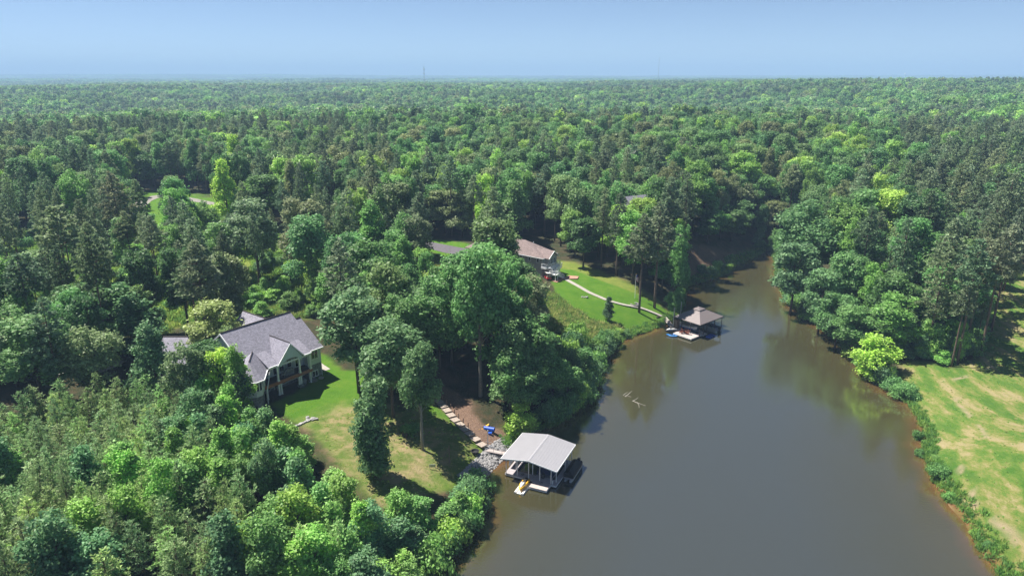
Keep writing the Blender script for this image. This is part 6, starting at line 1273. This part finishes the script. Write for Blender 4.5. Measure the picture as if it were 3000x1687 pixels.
# ---------------------------------------------------------------- poles, towers, distant roofs
x, y, z = g(238, 520); up = empty('utility_pole', (x, y, z), .5, 'wooden utility pole at the dark forest edge by the road', 'utility pole'); MB().tube((0, 0, -.5), (-.4, 0, 11.0), .17, .11).build('pole', 'grey_bark', up)
for h in (10.2, 9.3): MB().bx(-.9, .7, -.05, .05, h, h+.12).build('cross_arm', 'grey_bark', up)
MB().tube((.35, .0, 8.2), (.35, 0, 9.0), .22).build('transformer', 'galv', up)
for k in range(2):
    pts = [(-.4, 0, 10.5-k*1.3)]; 
    for i in range(1, 13): t = i/12; pts.append((-.4-60*t, 18*t, 10.5-k*1.3-8*t*(1-t)))
    MB().path(pts, .025, 4).build('power_line', 'darkmetal', up)
def tower(u, vtop, Yd, w, lab, guyed=False):
    zc0 = Yd*CP; x = (u-1288)/FPX*(Yd*CP); gz = H1(x, Yd); zt_ = CAM_H+Yd*((724.5-vtop)/FPX*CP-SP)/(CP+(724.5-vtop)/FPX*SP)
    r_ = empty('radio_mast', (x, Yd, gz), 0, lab, 'radio mast'); Hm = zt_-gz; n_ = int(Hm/6); mb = MB(); c3 = [(w*math.cos(a), w*math.sin(a)) for a in (0, 2.094, 4.188)]
    for c in c3: mb.path([(c[0], c[1], 0), (c[0]*(.35 if not guyed else 1), c[1]*(.35 if not guyed else 1), Hm)], .16 if not guyed else .14, 4)
    mb.build('mast_leg', 'galv', r_); mb = MB()
    for i in range(n_):
        k0, k1 = (1-.65*i/n_, 1-.65*(i+1)/n_) if not guyed else (1, 1)
        for j in range(3): a, b = c3[j], c3[(j+1) % 3]; mb.path([(a[0]*k0, a[1]*k0, Hm*i/n_), (b[0]*k1, b[1]*k1, Hm*(i+1)/n_)], .09, 3)
    mb.build('lattice', 'galv', r_)
    if not guyed:
        for h in (.72, .86): MB().tube((0, 0, Hm*h), (0, 0, Hm*h+2.4), 1.5, n=8).build('antenna_array', 'white', r_)
    MB().tube((0, 0, Hm), (0, 0, Hm+4), .12).build('antenna', 'galv', r_)
tower(1067, 166, 1500, 1.6, 'lattice mast with antenna arrays on the horizon, the shorter and thicker one'); tower(1656, 147, 2200, .5, 'thin guyed mast on the horizon, the taller one', True)
x, y, z = g(2203, 188.5) if False else ((2650-1288*1.1647)/FPX*5000, 5000, 0)
wt_x = ((1500+1975/1.717)*.8587-1288)/FPX*6000*CP; wt = empty('water_tower', (wt_x, 6000, H1(wt_x, 6000)), 0, 'tiny white water tower on the far right horizon', 'water tower')
MB().tube((0, 0, 0), (0, 0, 62), 2, n=8).build('stem', 'white', wt); MB().sweep([[(r*math.cos(a), r*math.sin(a), z_) for a in np.linspace(0, 2*math.pi, 13)[:-1]] for r, z_ in ((2, 58), (7, 63), (8, 67), (6, 71), (1, 73))]).build('tank', 'white', wt)
def cottage(u, v, hh, rz, w, d, m_wall, m_roof, lab, hgt_=5.2):
    x, y = at(u, v, 0)[0], 0; h = 5.
    for _ in range(12): x, y = at(u, v, h+hh); h = h*.5+.5*H1(x, y)
    r_ = empty('forest_house', (x, y, h), rz, lab, 'house'); e = hh-2.2
    MB().sweep([[(xx, yy, zz) for yy, zz in ((-d/2, -1), (-d/2, e), (0, hh-.15), (d/2, e), (d/2, -1))] for xx in (-w/2, w/2)]).build('wall', m_wall, r_)
    for sg in (-1, 1): MB().slab([(-w/2-.4, 0, hh), (w/2+.4, 0, hh), (w/2+.4, sg*(d/2+.5), e-.25), (-w/2-.4, sg*(d/2+.5), e-.25)], .2).build('roof', m_roof, r_)
    for xx in (-w*.25, w*.2): window(r_, (xx, -d/2-.03, e-1.8), (1, 0), 1.1, 1.3)
    return x, y
cottage(1601, 492, 15, .5, 7, 5, 'stone', 'shingle', 'grey roofed house peeping out of the forest behind the lake'); cottage(690, 270, 21, .2, 20, 13, 'white', 'whitemetal', 'pale roof barely showing in the far forest at left')
# parked things by the left road, leafless tree
dt = PR['broadleaf_tree'][4]; x, y, z = top(1585, 372, 20); dn = empty('dead_tree', (x, y, z), 0, 'leafless grey tree sticking out of the forest canopy', 'dead tree'); mb = MB(); rr = random.Random(4)
mb.path([(0, 0, 0), (.2, 0, 8), (0, .2, 20)], [.3, .25, .05], 6)
mb.build('trunk', 'dead_wood', dn)
for k in range(16):
    a = k*2.4; h = 9+k*.6; l_ = 4.2-k*.14; mb = MB(); e = (math.cos(a)*l_, math.sin(a)*l_, h+l_*.9); mb.path([(0, 0, h), (e[0]*.5, e[1]*.5, h+l_*.35), e], [.12, .07, .02], 4)
    for q in range(4): t = .4+.15*q; s_ = Vector((e[0]*t, e[1]*t, h+l_*.9*t)); mb.path([s_, s_+Vector((rr.uniform(-1.2, 1.2), rr.uniform(-1.2, 1.2), rr.uniform(.5, 1.5)))], [.04, .01], 3)
    mb.build('branch', 'dead_wood', dn)
# small ornamental evergreen on the mowed lawn
x, y, z = g(1530, 807); ev = empty('ornamental_tree', (x, y, z), 0, 'small dark cone shaped tree alone on the mowed lawn', 'tree')
p = PR['young_tree'][0]
for part in ('trunk', 'crown'):
    o = bpy.data.objects.new(part, p[part]); COL.objects.link(o); o.parent = ev; o.scale = (.62, .62, .6)
    if part == 'crown': o['tint'] = [.035, .07, .03]; o.location = (0, 0, .5)
